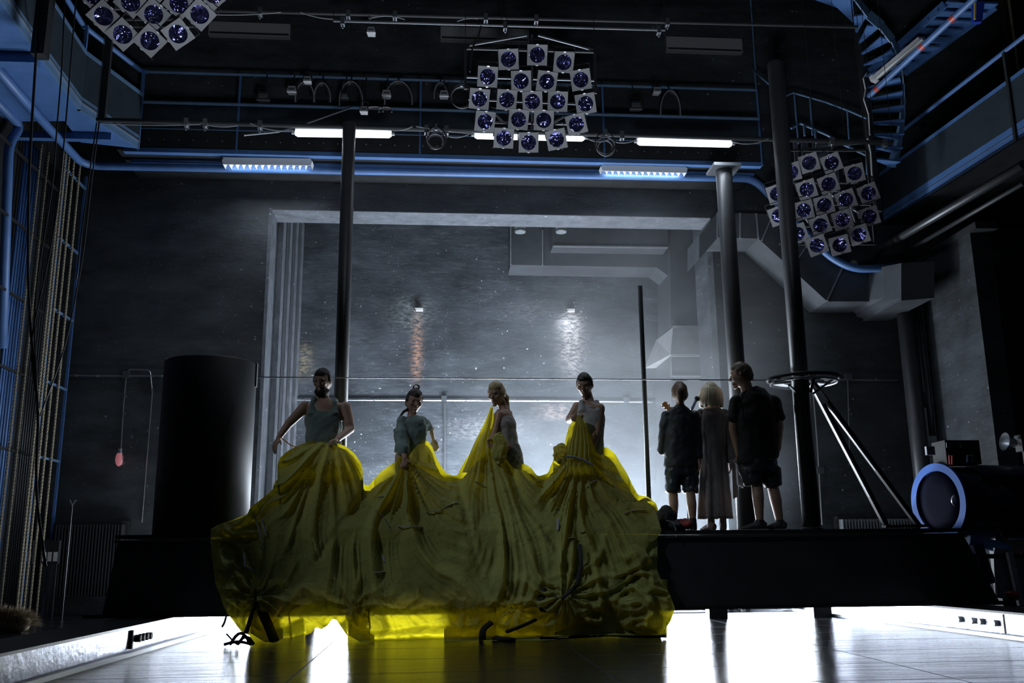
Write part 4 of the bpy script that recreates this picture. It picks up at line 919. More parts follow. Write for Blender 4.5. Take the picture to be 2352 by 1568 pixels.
MB().bar(P(2318, 1268, 10.2), P(2345, 1390, 10.2), .05, .06).build('stand_leg', M['steel_rail'], t)
b = MB(); q = [P(2285, 1258, 10.3), P(2325, 1262, 10.3), P(2332, 1378, 10.3), P(2290, 1372, 10.3)]; b.hexa(q, [v + Vector((0, .03, 0)) for v in q]); b.build('weight_plate', M['galv'], t)
b = MB(); b.tube([P(2290, 1212, 10.3), P(2310, 1240, 10.3), P(2348, 1270, 10.3)], .008, 6); b.build('wire', mk('copper_wire', (.5, .25, .1), .4), t)
MB().box2((c0.x + .1, 10.4, 0), (c0.x + 1.4, 11.1, .08)).build('base', M['blacker'], t)
MB().box2((c0.x + .6, 10.65, .08), (c0.x + .75, 10.8, c0.z - r_ * .9)).build('stand_post', M['black'], t)
p = P(2325, 1365, 10.1); b = MB(); b.ell(p, (.07, .05, .05), n=14, m=8); b.build('red_cable_lump', mk('dark_red_rubber', (.25, .03, .03), .5), t, noise_amp=(.03, 14))
p = P(2332, 1018, 10.9); t = thing('reflector_lamp', 'small lamp with a glassy reflector on the right edge above the spotlight', 'lamp', p - Vector((0, 0, .1)))
b = MB(); b.lathe([(.05, 0), (.08, .08), (.11, .14)], p, Matrix.Rotation(math.radians(-80), 3, 'Y'), 24, cap=False); b.build('reflector', M['steel'], t, smooth=True)
MB().box(p + Vector((.1, 0, 0)), (.12, .14, .2)).build('body', M['black'], t)
MB().bar(p + Vector((.1, 0, -.08)), p + Vector((.1, 0, -.3)), .03, .03).build('stem', M['black'], t)
# ---------------------------------------------------------------- fur at the left edge
p0 = PZ(40, 1452, 0); t = thing('fur_bundle', 'shaggy brown fur lying on the floor at the lower left edge', 'fur', p0)
mf = mk('brown_fur', (.30, .24, .16), .8, var=.7, vs=30)
b = MB(); b.ell(p0 + Vector((-.12, 0, .10)), (.26, .13, .09), n=24, m=14); core = b.build('pelt', mf, t, noise_amp=(.06, 7), smooth=True)
b = MB()
for k in range(5200):
    a = random.uniform(0, 6.283); h = random.uniform(0, 1); s_ = math.sqrt(1 - h * h)
    d = Vector((math.cos(a) * s_, math.sin(a) * s_, h)); q = p0 + Vector((-.12 + d.x * .29, d.y * .16, .08 + d.z * .12)); L_ = random.uniform(.05, .12)
    e_ = q + (d + Vector((.5, -.1, -.2)) + Vector([random.uniform(-.4, .4) for _ in range(3)])).normalized() * L_
    s2 = Vector((random.uniform(-1, 1), random.uniform(-1, 1), 0)).normalized() * .0035; b.add([q - s2, q + s2, e_], [(0, 1, 2)])
b.build('hair', mf, t)['kind'] = 'stuff'
# straps on the floor in front of the cloth, left
pf = PZ(545, 1483, 0)
t = thing('strap_bundle', 'dark looped strap lying on the bright floor below the left end of the cloth', 'strap', pf)
for k, (a1, a2, hh) in enumerate(((515, 578, 3), (528, 575, 12), (545, 583, 8))):
    q = [PZ(a1 + (a2 - a1) * j / 8, 1484, 0) + Vector((0, 0, .015 + hh * .004 * math.sin(math.pi * j / 8) * 2)) for j in range(9)]
    b = MB(); b.tube(q, .014, 6); b.build('loop', M['cable'], t)
Ys = pf.y
for k, (pp, r) in enumerate(((((521, 1410), (516, 1428), (510, 1440)), .01), (((575, 1425), (562, 1450), (548, 1480)), .008), (((520, 1455), (532, 1468), (545, 1480)), .007))):
    b = MB(); b.tube([P(x, y, Ys - .02) if PZ(x, y, .01).y > Ys or True else None for x, y in pp], r, 6); b.build('strap_end', M['cable'], t)
t['label'] = 'dark looped strap lying on the bright floor below the left end of the cloth'
# small red and dark bag on the platform
p = P(1545, 1195, 9.95); t = thing('bag_pile', 'small pile of dark and red bags on the platform beside the cloth', 'bag', (p.x, 9.95, pt))
def lump(name, x, y, rx, rz, mat, Y=9.85, ry=.14):
    q = P(x, y, Y); b = MB(); b.ell((q.x, Y, pt + rz / F * Y), (rx / F * Y, ry, rz / F * Y * 1.05), n=24, m=16); b.build(name, mat, t, noise_amp=(.035, 9), smooth=True)
mr = mk('dark_red_fabric', (.22, .035, .03), .8, var=.4, vs=8); md_ = mk('dark_bag_fabric', (.03, .032, .035), .8, var=.4, vs=8)
lump('dark_bag', 1530, 1200, 24, 28, md_); lump('red_pouch', 1528, 1180, 17, 14, mr, 9.9); lump('red_bag', 1568, 1205, 19, 14, mr); lump('dark_strap_bag', 1550, 1210, 17, 12, md_, 9.75, .1)
b = MB(); b.tube([P(1530, 1195, 9.65), P(1545, 1198, 9.62), P(1552, 1215, 9.6), P(1553, 1232, 9.42)], .006, 6); b.build('cord', M['cablegrey'], t)
# ---------------------------------------------------------------- people
def V(*a): return Vector(a)
def lerp_path(pts, x):
    if x <= pts[0][0]: return pts[0][1]
    for a, c in zip(pts, pts[1:]):
        if x <= c[0]: return a[1] + (c[1] - a[1]) * (x - a[0]) / max(1e-9, c[0] - a[0])
    return pts[-1][1]
def limb(b, pts, rs, n=14):
    b.tube(pts, rs, n)
    for p, r in ((pts[0], rs[0]), (pts[-1], rs[-1])): b.ell(p, (r, r, r), n=12, m=8)
    for p, r in list(zip(pts, rs))[1:-1]: b.ell(p, (r * .99,) * 3, n=12, m=8)
def dense(pts, rs, n=4):           # smooth a limb through its joints
    P_, R_ = [], []
    for i in range(len(pts) - 1):
        for j in range(n): t = j / n; P_.append(pts[i].lerp(pts[i + 1], t)); R_.append(rs[i] * (1 - t) + rs[i + 1] * t)
    return P_ + [pts[-1]], R_ + [rs[-1]]
def frame3(fwd, up=(0, 0, 1)):
    f = Vector(fwd).normalized(); x = f.cross(Vector(up)).normalized(); z = x.cross(f); return Matrix((x, f, z)).transposed()
def hand(b, w, d, palm, thumb, curl=.5, s=1.0):
    d = Vector(d).normalized(); pn = Vector(palm); pn = (pn - d * d.dot(pn)).normalized(); sd = Vector(thumb); sd = (sd - d * d.dot(sd) - pn * pn.dot(sd)).normalized()
    m_ = Matrix((sd, pn, d)).transposed()
    b.ell(w + d * .05 * s, (.042 * s, .017 * s, .055 * s), m_, 14, 10)
    b.tube([w - d * .01, w + d * .03 * s], [.026 * s, .03 * s], 10, side=sd, ry=[.02 * s, .018 * s])
    for k, (o_, L_) in enumerate(((.030, .075), (.010, .085), (-.011, .078), (-.031, .060))):
        p = w + d * (.092 - abs(o_ - .01) * .25) * s + sd * o_ * s; dr = d + sd * o_ * 1.2; ang = curl * .55 + .06 * k; pts = [p - dr.normalized() * .02, p]
        for seg in (.45, .32, .23):
            dr = (d * math.cos(ang) + pn * math.sin(ang) + sd * o_ * 1.2).normalized(); p = p + dr * L_ * seg * s; pts.append(p); ang += curl * .9
        b.tube(pts, [.0095 * s, .0095 * s, .009 * s, .0085 * s, .007 * s], 8); b.ell(p, (.007 * s,) * 3, n=8, m=6)
    p = w + d * .025 * s + sd * .03 * s; pts = [p - sd * .012]; dr = (sd * .8 + d * .7 + pn * .3).normalized(); pts += [p, p + dr * .035 * s]; dr2 = (d * .9 + sd * .25 + pn * (.3 + curl * .4)).normalized(); pts += [pts[-1] + dr2 * .028 * s]
    b.tube(pts, [.014 * s, .013 * s, .011 * s, .008 * s], 8); b.ell(pts[-1], (.008 * s,) * 3, n=8, m=6)
HS = 1.09
def head(b, c, fwd, s=1.0, up=(0, 0, 1)):
    s = s * HS; m_ = frame3(fwd, up)
    def fn(v):
        x, y, z = v
        if z < 0: k = 1 - .30 * (-z) ** 1.6; x *= k; y = y * (1 - .12 * z * z) + .10 * (-z) * (1 if y > 0 else .2)
        if y > 0: y *= .94
        if y < -.1: y *= 1 + .06 * max(0, z + .3)
        return Vector((x, y, z))
    b.ell(c, (.076 * s, .096 * s, .118 * s), m_, 28, 20, fn)
    L = lambda x, y, z: c + m_ @ Vector((x * s, y * s, z * s))
    b.tube([L(0, .086, .018), L(0, .100, -.005), L(0, .116, -.030), L(0, .100, -.038)], [.008 * s, .011 * s, .015 * s, .010 * s], 8)
    b.ell(L(0, .086, .026), (.050 * s, .014 * s, .010 * s), m_, 12, 8)
    b.ell(L(0, .093, -.064), (.024 * s, .010 * s, .007 * s), m_, 12, 8); b.ell(L(0, .090, -.076), (.021 * s, .011 * s, .007 * s), m_, 12, 8)
    b.ell(L(0, .078, -.103), (.026 * s, .02 * s, .016 * s), m_, 12, 8)
    for q in (-1, 1):
        b.ell(L(.040 * q, .070, -.018), (.022 * s, .02 * s, .018 * s), m_, 12, 8)
        b.ell(L(.077 * q, -.004, -.005), (.010 * s, .018 * s, .030 * s), m_, 10, 8)
    return L, m_
def eyes(L, m_, s, parent):
    s = s * HS
    for q in (-1, 1):
        b = MB(); b.ell(L(.031 * q, .080, .006), (.013 * s, .008 * s, .007 * s), m_, 12, 8); b.build('eye', M['eye'], parent)
M['eye'] = mk('dark_eye', (.03, .025, .02), .2)
def hair_cap(c, m_, s, mat, parent, low_back=-.6, front_z=.42, grow=1.09, name='hair', extra=None, amp=.012, side_z=-.1):
    s = s * HS
    def fn(v):
        x, y, z = v; k = 1.0
        lim = front_z if y > .35 else (low_back + (side_z - low_back) * max(0, min(1, (y + .55) / .75)))
        if y > .35 and z < front_z: k = .80
        elif y <= .35 and z < lim: k = .82
        return Vector((x * k, y * k, z * k))
    b = MB(); b.ell(c, (.078 * s * grow, .100 * s * grow, .120 * s * grow), m_, 40, 28, fn)
    if extra: extra(b)
    return b.build(name, mat, parent, smooth=True, noise_amp=(amp, 22))
skin_b = mk('dim_skin', (.40, .25, .18), .48, bump=.05, bs=70)
def torso(b, secs, side, n=24):
    pts = [s_[0] for s_ in secs]; b.tube(pts, [s_[1] for s_ in secs], n, side=side, ry=[s_[2] for s_ in secs])
def legs(b, hipL, hipR, feetY, zt=None, spread=.0, thick=1.0):
    for hp in (hipL, hipR):
        kn = V(hp.x, hp.y - .02, pt + .48); an = V(hp.x, hp.y + .02, pt + .085)
        q, r = dense([hp, kn, an], [.085 * thick, .058 * thick, .038 * thick]); limb(b, q, r); foot(b, an, V(0, -1, 0))
def foot(b, an, d, s=1.0):
    d = Vector(d).normalized(); b.tube([an - d * .05 + V(0, 0, -.05), an + V(0, 0, -.035), an + d * .09 + V(0, 0, -.055), an + d * .17 + V(0, 0, -.065)], [.03 * s, .04 * s, .042 * s, .025 * s], 12, side=d.cross(V(0, 0, 1)), ry=[.03, .045, .028, .018])
def J(px, py, Y): return P(px, py, Y)

# --- bearded man, left
Y = 9.86; t = thing('person', 'bearded man in a loose grey-green tank top swinging the yellow cloth with both arms', 'person', (P(745, 1200, Y).x, Y, pt), 'people holding the yellow cloth')
hc = J(741, 876, Y); fw = V(-.25, -1, -.22); b = MB(); L, m_ = head(b, hc, fw, 1.08)
side = V(1, 0, 0); nk = J(743, 914, Y + .02)
b.tube([hc + V(0, .02, -.05), nk, nk - V(0, 0, .06)], [.056, .062, .075], 14)
torso(b, [(J(745, 1075, Y + .02), .16, .11), (J(745, 1040, Y + .02), .165, .12), (J(745, 1000, Y), .155, .11), (J(745, 960, Y), .19, .125), (J(746, 932, Y), .20, .10), (J(745, 920, Y), .11, .07)], side)
limb(b, *dense([J(701, 934, Y), J(662, 974, Y - .06), J(641, 1004, Y - .16)], [.062, .045, .030])); limb(b, *dense([J(793, 935, Y), J(805, 985, Y - .04), J(776, 1008, Y - .26)], [.062, .047, .032]))
hand(b, J(640, 1005, Y - .165), P(627, 1032, Y - .2) - P(640, 1005, Y - .16), (.6, .6, .1), (.7, -.5, -.2), .35, 1.05)
hand(b, J(776, 1008, Y - .27), (-.75, -.45, -.35), (0, 0, -1), (-.2, -1, .2), 1.3, 1.0)
legs(b, J(727, 1062, Y), J(763, 1062, Y), 0)
b.build('body', M['skin'], t, smooth=True, remesh=.0085)
eyes(L, m_, 1.08, t); hm = mk('dark_short_hair', (.03, .022, .018), .7); hair_cap(hc, m_, 1.08, hm, t, -.45, .5, 1.05, amp=.006)
b = MB(); b.ell(L(0, .024, -.090), (.078, .092, .064), m_, 28, 18); b.build('beard', hm, t, smooth=True, noise_amp=(.008, 30))
b = MB(); torso(b, [(J(745, 1085, Y + .02), .185, .14), (J(744, 1040, Y + .02), .185, .14), (J(743, 1000, Y), .185, .135), (J(744, 960, Y), .197, .142), (J(745, 945, Y), .17, .125)], side)
for q in (-.105, .105): b.tube([J(745, 955, Y) + V(q * 1.1, -.10, 0), J(744, 926, Y) + V(q, -.055, .012), J(744, 921, Y) + V(q, .0, .02), J(744, 940, Y) + V(q, .11, 0)], [.05, .034, .034, .05], 12, side=(1, 0, 0), ry=[.03, .024, .024, .03])
b.build('tank_top', fabric('grey_green_jersey', (.15, .20, .19)), t, smooth=True, remesh=.013, noise_amp=(.014, 9))
b = MB(); p = J(652, 1010, Y - .2); b.tube([J(643, 1004, Y - .19), p, J(668, 1022, Y - .22), J(690, 1030, Y - .25)], .006, 6); b.build('orange_cord', M['orange'], t)

# --- woman in grey-green tunic
Y = 9.8; t = thing('person', 'dark-haired woman with a bun in a loose grey-green blouse gripping the yellow cloth', 'person', (P(945, 1200, Y).x, Y, pt), 'people holding the yellow cloth')
hc = J(951, 922, Y); fw = V(.32, -1, -.25); b = MB(); L, m_ = head(b, hc, fw, 1.0, (.10, 0, 1)); side = V(1, -.15, 0)
b.tube([hc + V(-.01, .02, -.05), J(946, 952, Y + .02), J(946, 962, Y + .02)], [.046, .048, .06], 14)
torso(b, [(J(938, 1085, Y + .02), .15, .11), (J(940, 1050, Y + .02), .15, .11), (J(945, 1010, Y), .12, .09), (J(947, 980, Y), .13, .1), (J(947, 965, Y), .135, .08), (J(947, 958, Y), .09, .06)], side)
limb(b, *dense([J(924, 967, Y - .03), J(924, 1018, Y - .14), J(929, 1052, Y - .24)], [.045, .034, .024])); limb(b, *dense([J(971, 968, Y + .02), J(990, 985, Y + .15), J(996, 1010, Y + .3)], [.042, .034, .024]))
hand(b, J(929, 1052, Y - .24), (.03, -.1, -1), (.2, 1, 0), (1, 0, 0), 1.35, .95); hand(b, J(996, 1010, Y + .3), (.3, .2, -1), (0, 1, 0), (-1, 0, 0), .6, .9)
legs(b, J(922, 1075, Y), J(955, 1075, Y), 0, thick=.9)
b.build('body', M['skin'], t, smooth=True, remesh=.008); eyes(L, m_, 1, t)
hm = mk('dark_brown_hair', (.035, .022, .015), .6)
def ex(b):
    o_ = L(-.01, -.02, .10); b.ell(o_ + V(0, 0, .012), (.03, .03, .03), n=12, m=8); b.tube([o_ + V(.030 * math.cos(a), 0, .040 + .030 * math.sin(a)) for a in [2 * math.pi * k / 14 for k in range(15)]], [.009] * 15, 8)
    b.tube([L(-.06, -.05, -.02), J(928, 945, Y - .02), J(918, 958, Y - .03), J(920, 968, Y - .04)], [.03, .016, .013, .004], 8)
hair_cap(hc, m_, 1.0, hm, t, -.5, .45, 1.08, extra=ex, amp=.008)
b = MB(); torso(b, [(J(950, 1052, Y + .02), .13, .10), (J(946, 1022, Y + .02), .15, .12), (J(946, 995, Y), .155, .125), (J(947, 975, Y), .155, .12), (J(948, 963, Y), .13, .09), (J(948, 957, Y), .075, .06)], side)
limb(b, *dense([J(925, 968, Y - .03), J(922, 1005, Y - .11), J(927, 1036, Y - .19)], [.062, .072, .062])); limb(b, [J(970, 968, Y + .02), J(984, 980, Y + .12)], [.055, .05])
b.tube([J(913, 985, Y + .04), J(912, 1040, Y + .05)], [.04, .03], 10)
b.build('blouse', fabric('sage_linen', (.19, .26, .25)), t, smooth=True, remesh=.012, noise_amp=(.018, 10))

# --- blonde woman turned left with patterned trousers
Y = 9.8; t = thing('person', 'blonde woman in a pale vest and patterned trousers looking down to the left', 'person', (P(1170, 1200, Y).x, Y, pt), 'people holding the yellow cloth')
hc = J(1141, 904, Y); fw = V(-.55, -.85, -.32); b = MB(); L, m_ = head(b, hc, fw, 1.0); side = V(.55, .83, 0)
b.tube([hc + V(.03, .02, -.04), J(1155, 932, Y + .03), J(1160, 944, Y + .03)], [.047, .047, .06], 14)
torso(b, [(J(1172, 1075, Y + .02), .15, .12), (J(1172, 1045, Y + .02), .15, .12), (J(1162, 1010, Y), .12, .095), (J(1158, 975, Y), .135, .11), (J(1156, 952, Y), .14, .085), (J(1157, 942, Y), .09, .06)], side)
limb(b, *dense([J(1147, 952, Y - .09), J(1137, 985, Y - .13), J(1130, 1006, Y - .2)], [.046, .037, .026])); limb(b, *dense([J(1168, 950, Y + .12), J(1150, 980, Y + .1), J(1128, 1000, Y - .05)], [.045, .036, .025]))
hand(b, J(1130, 1006, Y - .2), (-.3, -.2, -1), (1, .4, 0), (-1, -.4, 0), 1.3, .92); hand(b, J(1128, 1000, Y - .05), (-.9, -.2, -.4), (0, 0, -1), (0, -1, 0), 1.3, .9)
legs(b, J(1160, 1075, Y), J(1182, 1075, Y), 0, thick=.95)
b.build('body', M['skin'], t, smooth=True, remesh=.008); eyes(L, m_, 1, t)
hb = mk('blonde_hair', (.50, .38, .20), .5, var=.3, vs=25, stretch=(6, 6, 1))
def ex(b): b.tube([L(.02, -.09, .02), J(1163, 915, Y + .08), J(1166, 935, Y + .05), J(1172, 952, Y + .0)], [.05, .035, .022, .006], 10)
hair_cap(hc, m_, 1.0, hb, t, -.5, .45, 1.07, extra=ex, amp=.008)
b = MB(); torso(b, [(J(1168, 1026, Y + .02), .135, .11), (J(1163, 1005, Y), .132, .108), (J(1158, 975, Y), .147, .12), (J(1157, 955, Y + .01), .13, .09), (J(1158, 945, Y + .01), .075, .06)], side)
b.build('vest', fabric('pale_ribbed_vest', (.38, .34, .33)), t, smooth=True, remesh=.012, noise_amp=(.010, 14))
b = MB(); torso(b, [(J(1181, 1120, Y + .02), .13, .11), (J(1176, 1075, Y + .02), .155, .125), (J(1172, 1045, Y + .02), .155, .125), (J(1168, 1022, Y + .02), .13, .11)], side)
for x in (1165, 1186): limb(b, [J(x, 1090, Y), J(x + 2, 1190, Y)], [.09, .07])
b.build('trousers', mk('black_white_patterned_cloth', (.02, .02, .022), .8, var=20, vs=22, var2=(.5, .5, .48)), t, smooth=True, remesh=.013)

# --- man in tank top
Y = 9.84; t = thing('person', 'dark-haired man in a pale tank top hugging the bunched cloth and looking down', 'person', (P(1350, 1200, Y).x, Y, pt), 'people holding the yellow cloth')
hc = J(1343, 884, Y); fw = V(-.38, -1, -.38); b = MB(); L, m_ = head(b, hc, fw, 1.02); side = V(1, -.35, 0)
b.tube([hc + V(.01, .03, -.04), J(1350, 915, Y + .03), J(1351, 928, Y + .03)], [.056, .060, .08], 14)
torso(b, [(J(1352, 1075, Y + .02), .16, .12), (J(1352, 1040, Y + .02), .16, .12), (J(1352, 1000, Y), .145, .105), (J(1353, 960, Y), .165, .12), (J(1352, 938, Y), .165, .095), (J(1351, 926, Y), .09, .06)], side)
limb(b, *dense([J(1377, 938, Y - .05), J(1371, 990, Y - .1), J(1356, 1034, Y - .2)], [.060, .045, .030])); limb(b, *dense([J(1326, 934, Y + .03), J(1308, 964, Y - .02), J(1318, 958, Y - .2)], [.055, .044, .032]))
hand(b, J(1356, 1036, Y - .21), (-.35, -.1, -1), (-.5, 1, 0), (-1, -.4, 0), 1.2, 1.0); hand(b, J(1314, 962, Y - .2), (.75, -.1, .1), (0, -1, 0), (0, 0, 1), 1.35, 1.0)
legs(b, J(1334, 1070, Y), J(1368, 1070, Y), 0)
b.build('body', M['skin'], t, smooth=True, remesh=.0085); eyes(L, m_, 1.02, t)
hair_cap(hc, m_, 1.02, mk('near_black_hair', (.018, .014, .012), .5), t, -.45, .48, 1.05, amp=.005)
b = MB(); torso(b, [(J(1352, 1065, Y + .02), .17, .13), (J(1352, 1030, Y + .02), .168, .128), (J(1352, 1000, Y), .16, .12), (J(1353, 962, Y), .175, .13), (J(1352, 945, Y + .01), .165, .115), (J(1352, 934, Y + .015), .13, .10)], side)
for q in (-.085, .085): b.tube([J(1352, 950, Y) + V(q, -.09, 0), J(1352, 926, Y) + V(q * .95, -.03, .01), J(1352, 940, Y) + V(q, .10, 0)], [.045, .034, .045], 10)
b.build('tank_top', fabric('pale_grey_ribbed_cotton', (.42, .43, .44)), t, smooth=True, remesh=.0125, noise_amp=(.004, 16))

# --- person in black jacket seen from behind
Y = 10.25; YF = Y
t = thing('person', 'brown-haired person in a black jacket and shorts, seen from behind', 'person', (P(1562, 1200, Y).x, Y, pt), 'people seen from behind on the platform')
hc = J(1561, 903, Y); fw = V(.05, 1, -.12); b = MB(); L, m_ = head(b, hc, fw, .97); side = V(1, 0, 0)
b.tube([hc, J(1562, 930, Y), J(1562, 942, Y)], [.045, .046, .065], 14)
torso(b, [(J(1562, 1085, Y), .15, .11), (J(1562, 1030, Y), .14, .10), (J(1562, 975, Y), .15, .11), (J(1562, 948, Y), .15, .08), (J(1562, 938, Y), .08, .06)], side)
def leg2(b, top, knee, ankle, toe, k=1.0):
    q, r = dense([top, knee, knee.lerp(ankle, .35) + V(0, -.015, 0), ankle], [.085 * k, .056 * k, .058 * k, .036 * k]); limb(b, q, r); foot(b, ankle, toe, k)
zan = pt + .09
def G(px, Y_, z): p = P(px, 1200, Y_); return V(p.x, Y_, z)
leg2(b, J(1547, 1080, Y), J(1546, 1135, Y), G(1547, Y, zan), (-.3, 1, 0), .95); leg2(b, J(1584, 1080, Y), J(1586, 1135, Y - .03), G(1591, Y - .05, zan), (.3, 1, 0), .95)
limb(b, *dense([J(1530, 955, Y), J(1524, 1000, Y + .03), J(1530, 1045, Y + .14)], [.05, .04, .028])); limb(b, *dense([J(1594, 955, Y), J(1602, 1010, Y), J(1605, 1062, Y - .04)], [.05, .04, .028]))
hand(b, J(1530, 1045, Y + .14), (.3, .5, -.7), (1, 0, 0), (0, 1, .3), .7, .9); hand(b, J(1605, 1060, Y - .04), (0, -.1, -1), (-1, 0, 0), (0, 1, 0), .5, .9)
b.build('body', M['skin'], t, smooth=True, remesh=.009)
def ex(b): b.tube([L(-.01, -.09, .05), L(-.015, -.105, -.03), L(-.02, -.09, -.10), L(-.02, -.07, -.14)], [.045, .05, .035, .015], 12)
hair_cap(hc, m_, .97, mk('light_brown_hair', (.09, .05, .025), .5, var=.5, vs=20, stretch=(5, 5, 1)), t, -.75, .45, 1.1, extra=ex, side_z=-.45, amp=.008)
jm = fabric('black_jacket_cloth', (.028, .034, .04), rough=.5)
b = MB(); torso(b, [(J(1563, 1076, Y), .185, .13), (J(1563, 1045, Y), .183, .13), (J(1562, 1000, Y), .175, .13), (J(1562, 962, Y), .175, .12), (J(1562, 946, Y), .165, .095), (J(1562, 934, Y), .08, .07)], side)
limb(b, *dense([J(1531, 955, Y), J(1524, 1000, Y + .02), J(1521, 1034, Y + .05)], [.068, .060, .055])); limb(b, *dense([J(1593, 955, Y), J(1601, 1005, Y), J(1604, 1050, Y - .02)], [.068, .060, .052]))
b.tube([J(1562, 940, Y), J(1562, 928, Y)], [.065, .058], 16)
b.build('jacket', jm, t, smooth=True, remesh=.013, noise_amp=(.012, 9))
b = MB(); torso(b, [(J(1564, 1092, Y), .17, .12), (J(1563, 1065, Y), .17, .12)], side)
for x in (1545, 1586): b.tube([J(x, 1080, Y), J(x, 1132, Y)], [.095, .085], 16)
b.build('shorts', fabric('glossy_black_shorts', (.03, .04, .055), rough=.3), t, smooth=True, remesh=.012, noise_amp=(.016, 10))
shoe = fabric('black_shoe', (.02, .02, .022), rough=.6)
def shoes(t, lst, mat=None, h=.05):
    for an, d, s_ in lst:
        d = Vector(d).normalized(); b = MB(); b.tube([an - d * .07 + V(0, 0, -.045), an - d * .01 + V(0, 0, -.03), an + d * .1 + V(0, 0, -.05), an + d * .2 + V(0, 0, -.068)], [.035 * s_, .045 * s_, .048 * s_, .03 * s_], 14, side=d.cross(V(0, 0, 1)), ry=[.042, .055, .034, .02])
        b.tube([an + V(0, 0, -.04), an + V(0, 0, h)], [.05 * s_, .045 * s_], 14); o_ = b.build('shoe', mat or shoe, t, smooth=True, remesh=.01)
        b = MB(); b.bar(an - d * .09 + V(0, 0, -.083), an + d * .22 + V(0, 0, -.083), .085 * s_, .02); b.build('sole', M['sole'], o_)
M['sole'] = mk('pale_rubber_sole', (.35, .35, .36), .6)
shoes(t, [(G(1547, Y, zan), (-.3, 1, 0), .95), (G(1591, Y - .05, zan), (.3, 1, 0), .95)], h=.06)

# guitar held in front of that person, its headstock over the left shoulder
g0 = J(1541, 944, Y + .12); g1 = J(1523, 925, Y + .12); gt = thing('guitar', 'guitar with amber headstock over the left shoulder of the person in the black jacket', 'guitar', P(1580, 1010, Y + .32))
d = (g1 - g0).normalized(); gm = mk('amber_wood', (.55, .30, .10), .35)
MB().bar(g0, g1, .055, .02, (0, -1, 0)).build('headstock', gm, gt)
for k in range(3):
    for q in (-1, 1):
        p = g0.lerp(g1, .2 + .3 * k) + d.cross(V(0, 1, 0)).normalized() * .035 * q; b = MB(); b.ell(p, (.012, .012, .012), n=8, m=6); b.build('tuning_peg', M['steel'], gt)
g2 = P(1575, 1000, Y + .30); MB().bar(g0, g2, .045, .025, (0, -1, 0)).build('neck', mk('dark_fretboard', (.05, .03, .02), .5), gt)
b = MB(); R2 = frame3(V(0, 1, 0)); b.ell(g2, (.15, .035, .15), n=24, m=12); b.ell(g2 + V(.12, 0, -.14), (.19, .035, .19), n=24, m=12); b.build('guitar_body', gm, gt, remesh=.012, smooth=True)
b = MB(); a, c = J(1588, 941, Y + .10), J(1598, 921, Y + .10); mt = thing('microphone', 'microphone with blue-white handle beside the person in the black jacket', 'microphone', a)
b.tube([a, c], .018, 12); b.build('handle', mk('blue_white_handle', (.35, .45, .75), .3), mt); b = MB(); b.ell(c + (c - a).normalized() * .03, (.03, .03, .034), n=14, m=10); b.build('head_grille', M['black'], mt)
b = MB(); b.tube([a, J(1583, 975, Y + .2), J(1580, 1100, Y + .25), G(1580, Y + .25, pt + .02)], .011, 8); b.build('stand_rod', M['black'], mt)
b = MB(); q = G(1580, Y + .25, pt); b.lathe([(.11, 0), (.11, .015), (.02, .03)], q, n=24); b.build('stand_base', M['black'], mt)

# --- blonde woman in a long coat
Y = 10.35
t = thing('person', 'blonde woman in a long stained grey coat and boots, seen from behind', 'person', (P(1640, 1200, Y).x, Y, pt), 'people seen from behind on the platform')
hc = J(1632, 904, Y); fw = V(0, 1, -.05); b = MB(); L, m_ = head(b, hc, fw, .98)
b.tube([hc, J(1634, 932, Y), J(1635, 944, Y)], [.045, .046, .065], 14)
torso(b, [(J(1640, 1085, Y), .14, .10), (J(1638, 1030, Y), .13, .10), (J(1638, 975, Y), .14, .10), (J(1637, 946, Y), .14, .08), (J(1636, 934, Y), .08, .06)], side)
leg2(b, J(1628, 1085, Y), J(1629, 1140, Y), G(1633, Y - .05, zan), (-.3, 1, 0), .9); leg2(b, J(1650, 1085, Y), J(1652, 1140, Y), G(1660, Y, zan), (.3, 1, 0), .9)
limb(b, *dense([J(1608, 950, Y), J(1604, 1000, Y + .03), J(1608, 1040, Y + .1)], [.045, .036, .026])); limb(b, *dense([J(1664, 950, Y), J(1672, 1010, Y), J(1676, 1060, Y)], [.045, .036, .026]))
hand(b, J(1608, 1040, Y + .1), (0, .6, -.7), (1, 0, 0), (0, 1, 0), .7, .9); hand(b, J(1677, 1062, Y), (0, 0, -1), (-1, 0, 0), (0, 1, 0), .5, .9)
b.build('body', M['skin'], t, smooth=True, remesh=.009)
def bobfn(b):
    for k in range(17):
        a = math.pi * (1.0 + k / 16) ; dx, dy = math.cos(a) * .092, math.sin(a) * .105
        p = hc + V(dx * .55, dy * .55 + .01, .085); e_ = hc + V(dx * 1.30, dy * 1.02, -.15 - .012 * math.sin(k * 2.1)); b.tube([p, p.lerp(e_, .3) + V(dx * .28, dy * .22, .015), p.lerp(e_, .65) + V(dx * .14, dy * .12, 0), e_], [.03, .036, .034, .018], 8)
hair_cap(hc, m_, .98, mk('platinum_hair', (.62, .54, .38), .42, var=.35, vs=30, stretch=(6, 6, .8)), t, -1.0, .45, 1.12, extra=bobfn, side_z=-1, amp=.006)
cm = mk('stained_grey_coat', (.17, .155, .15), .8, var=.9, vs=4, var2=(.36, .34, .33), bump=.4, bs=10, stretch=(2, 2, .6))
b = MB(); secs = []
nseg = 40
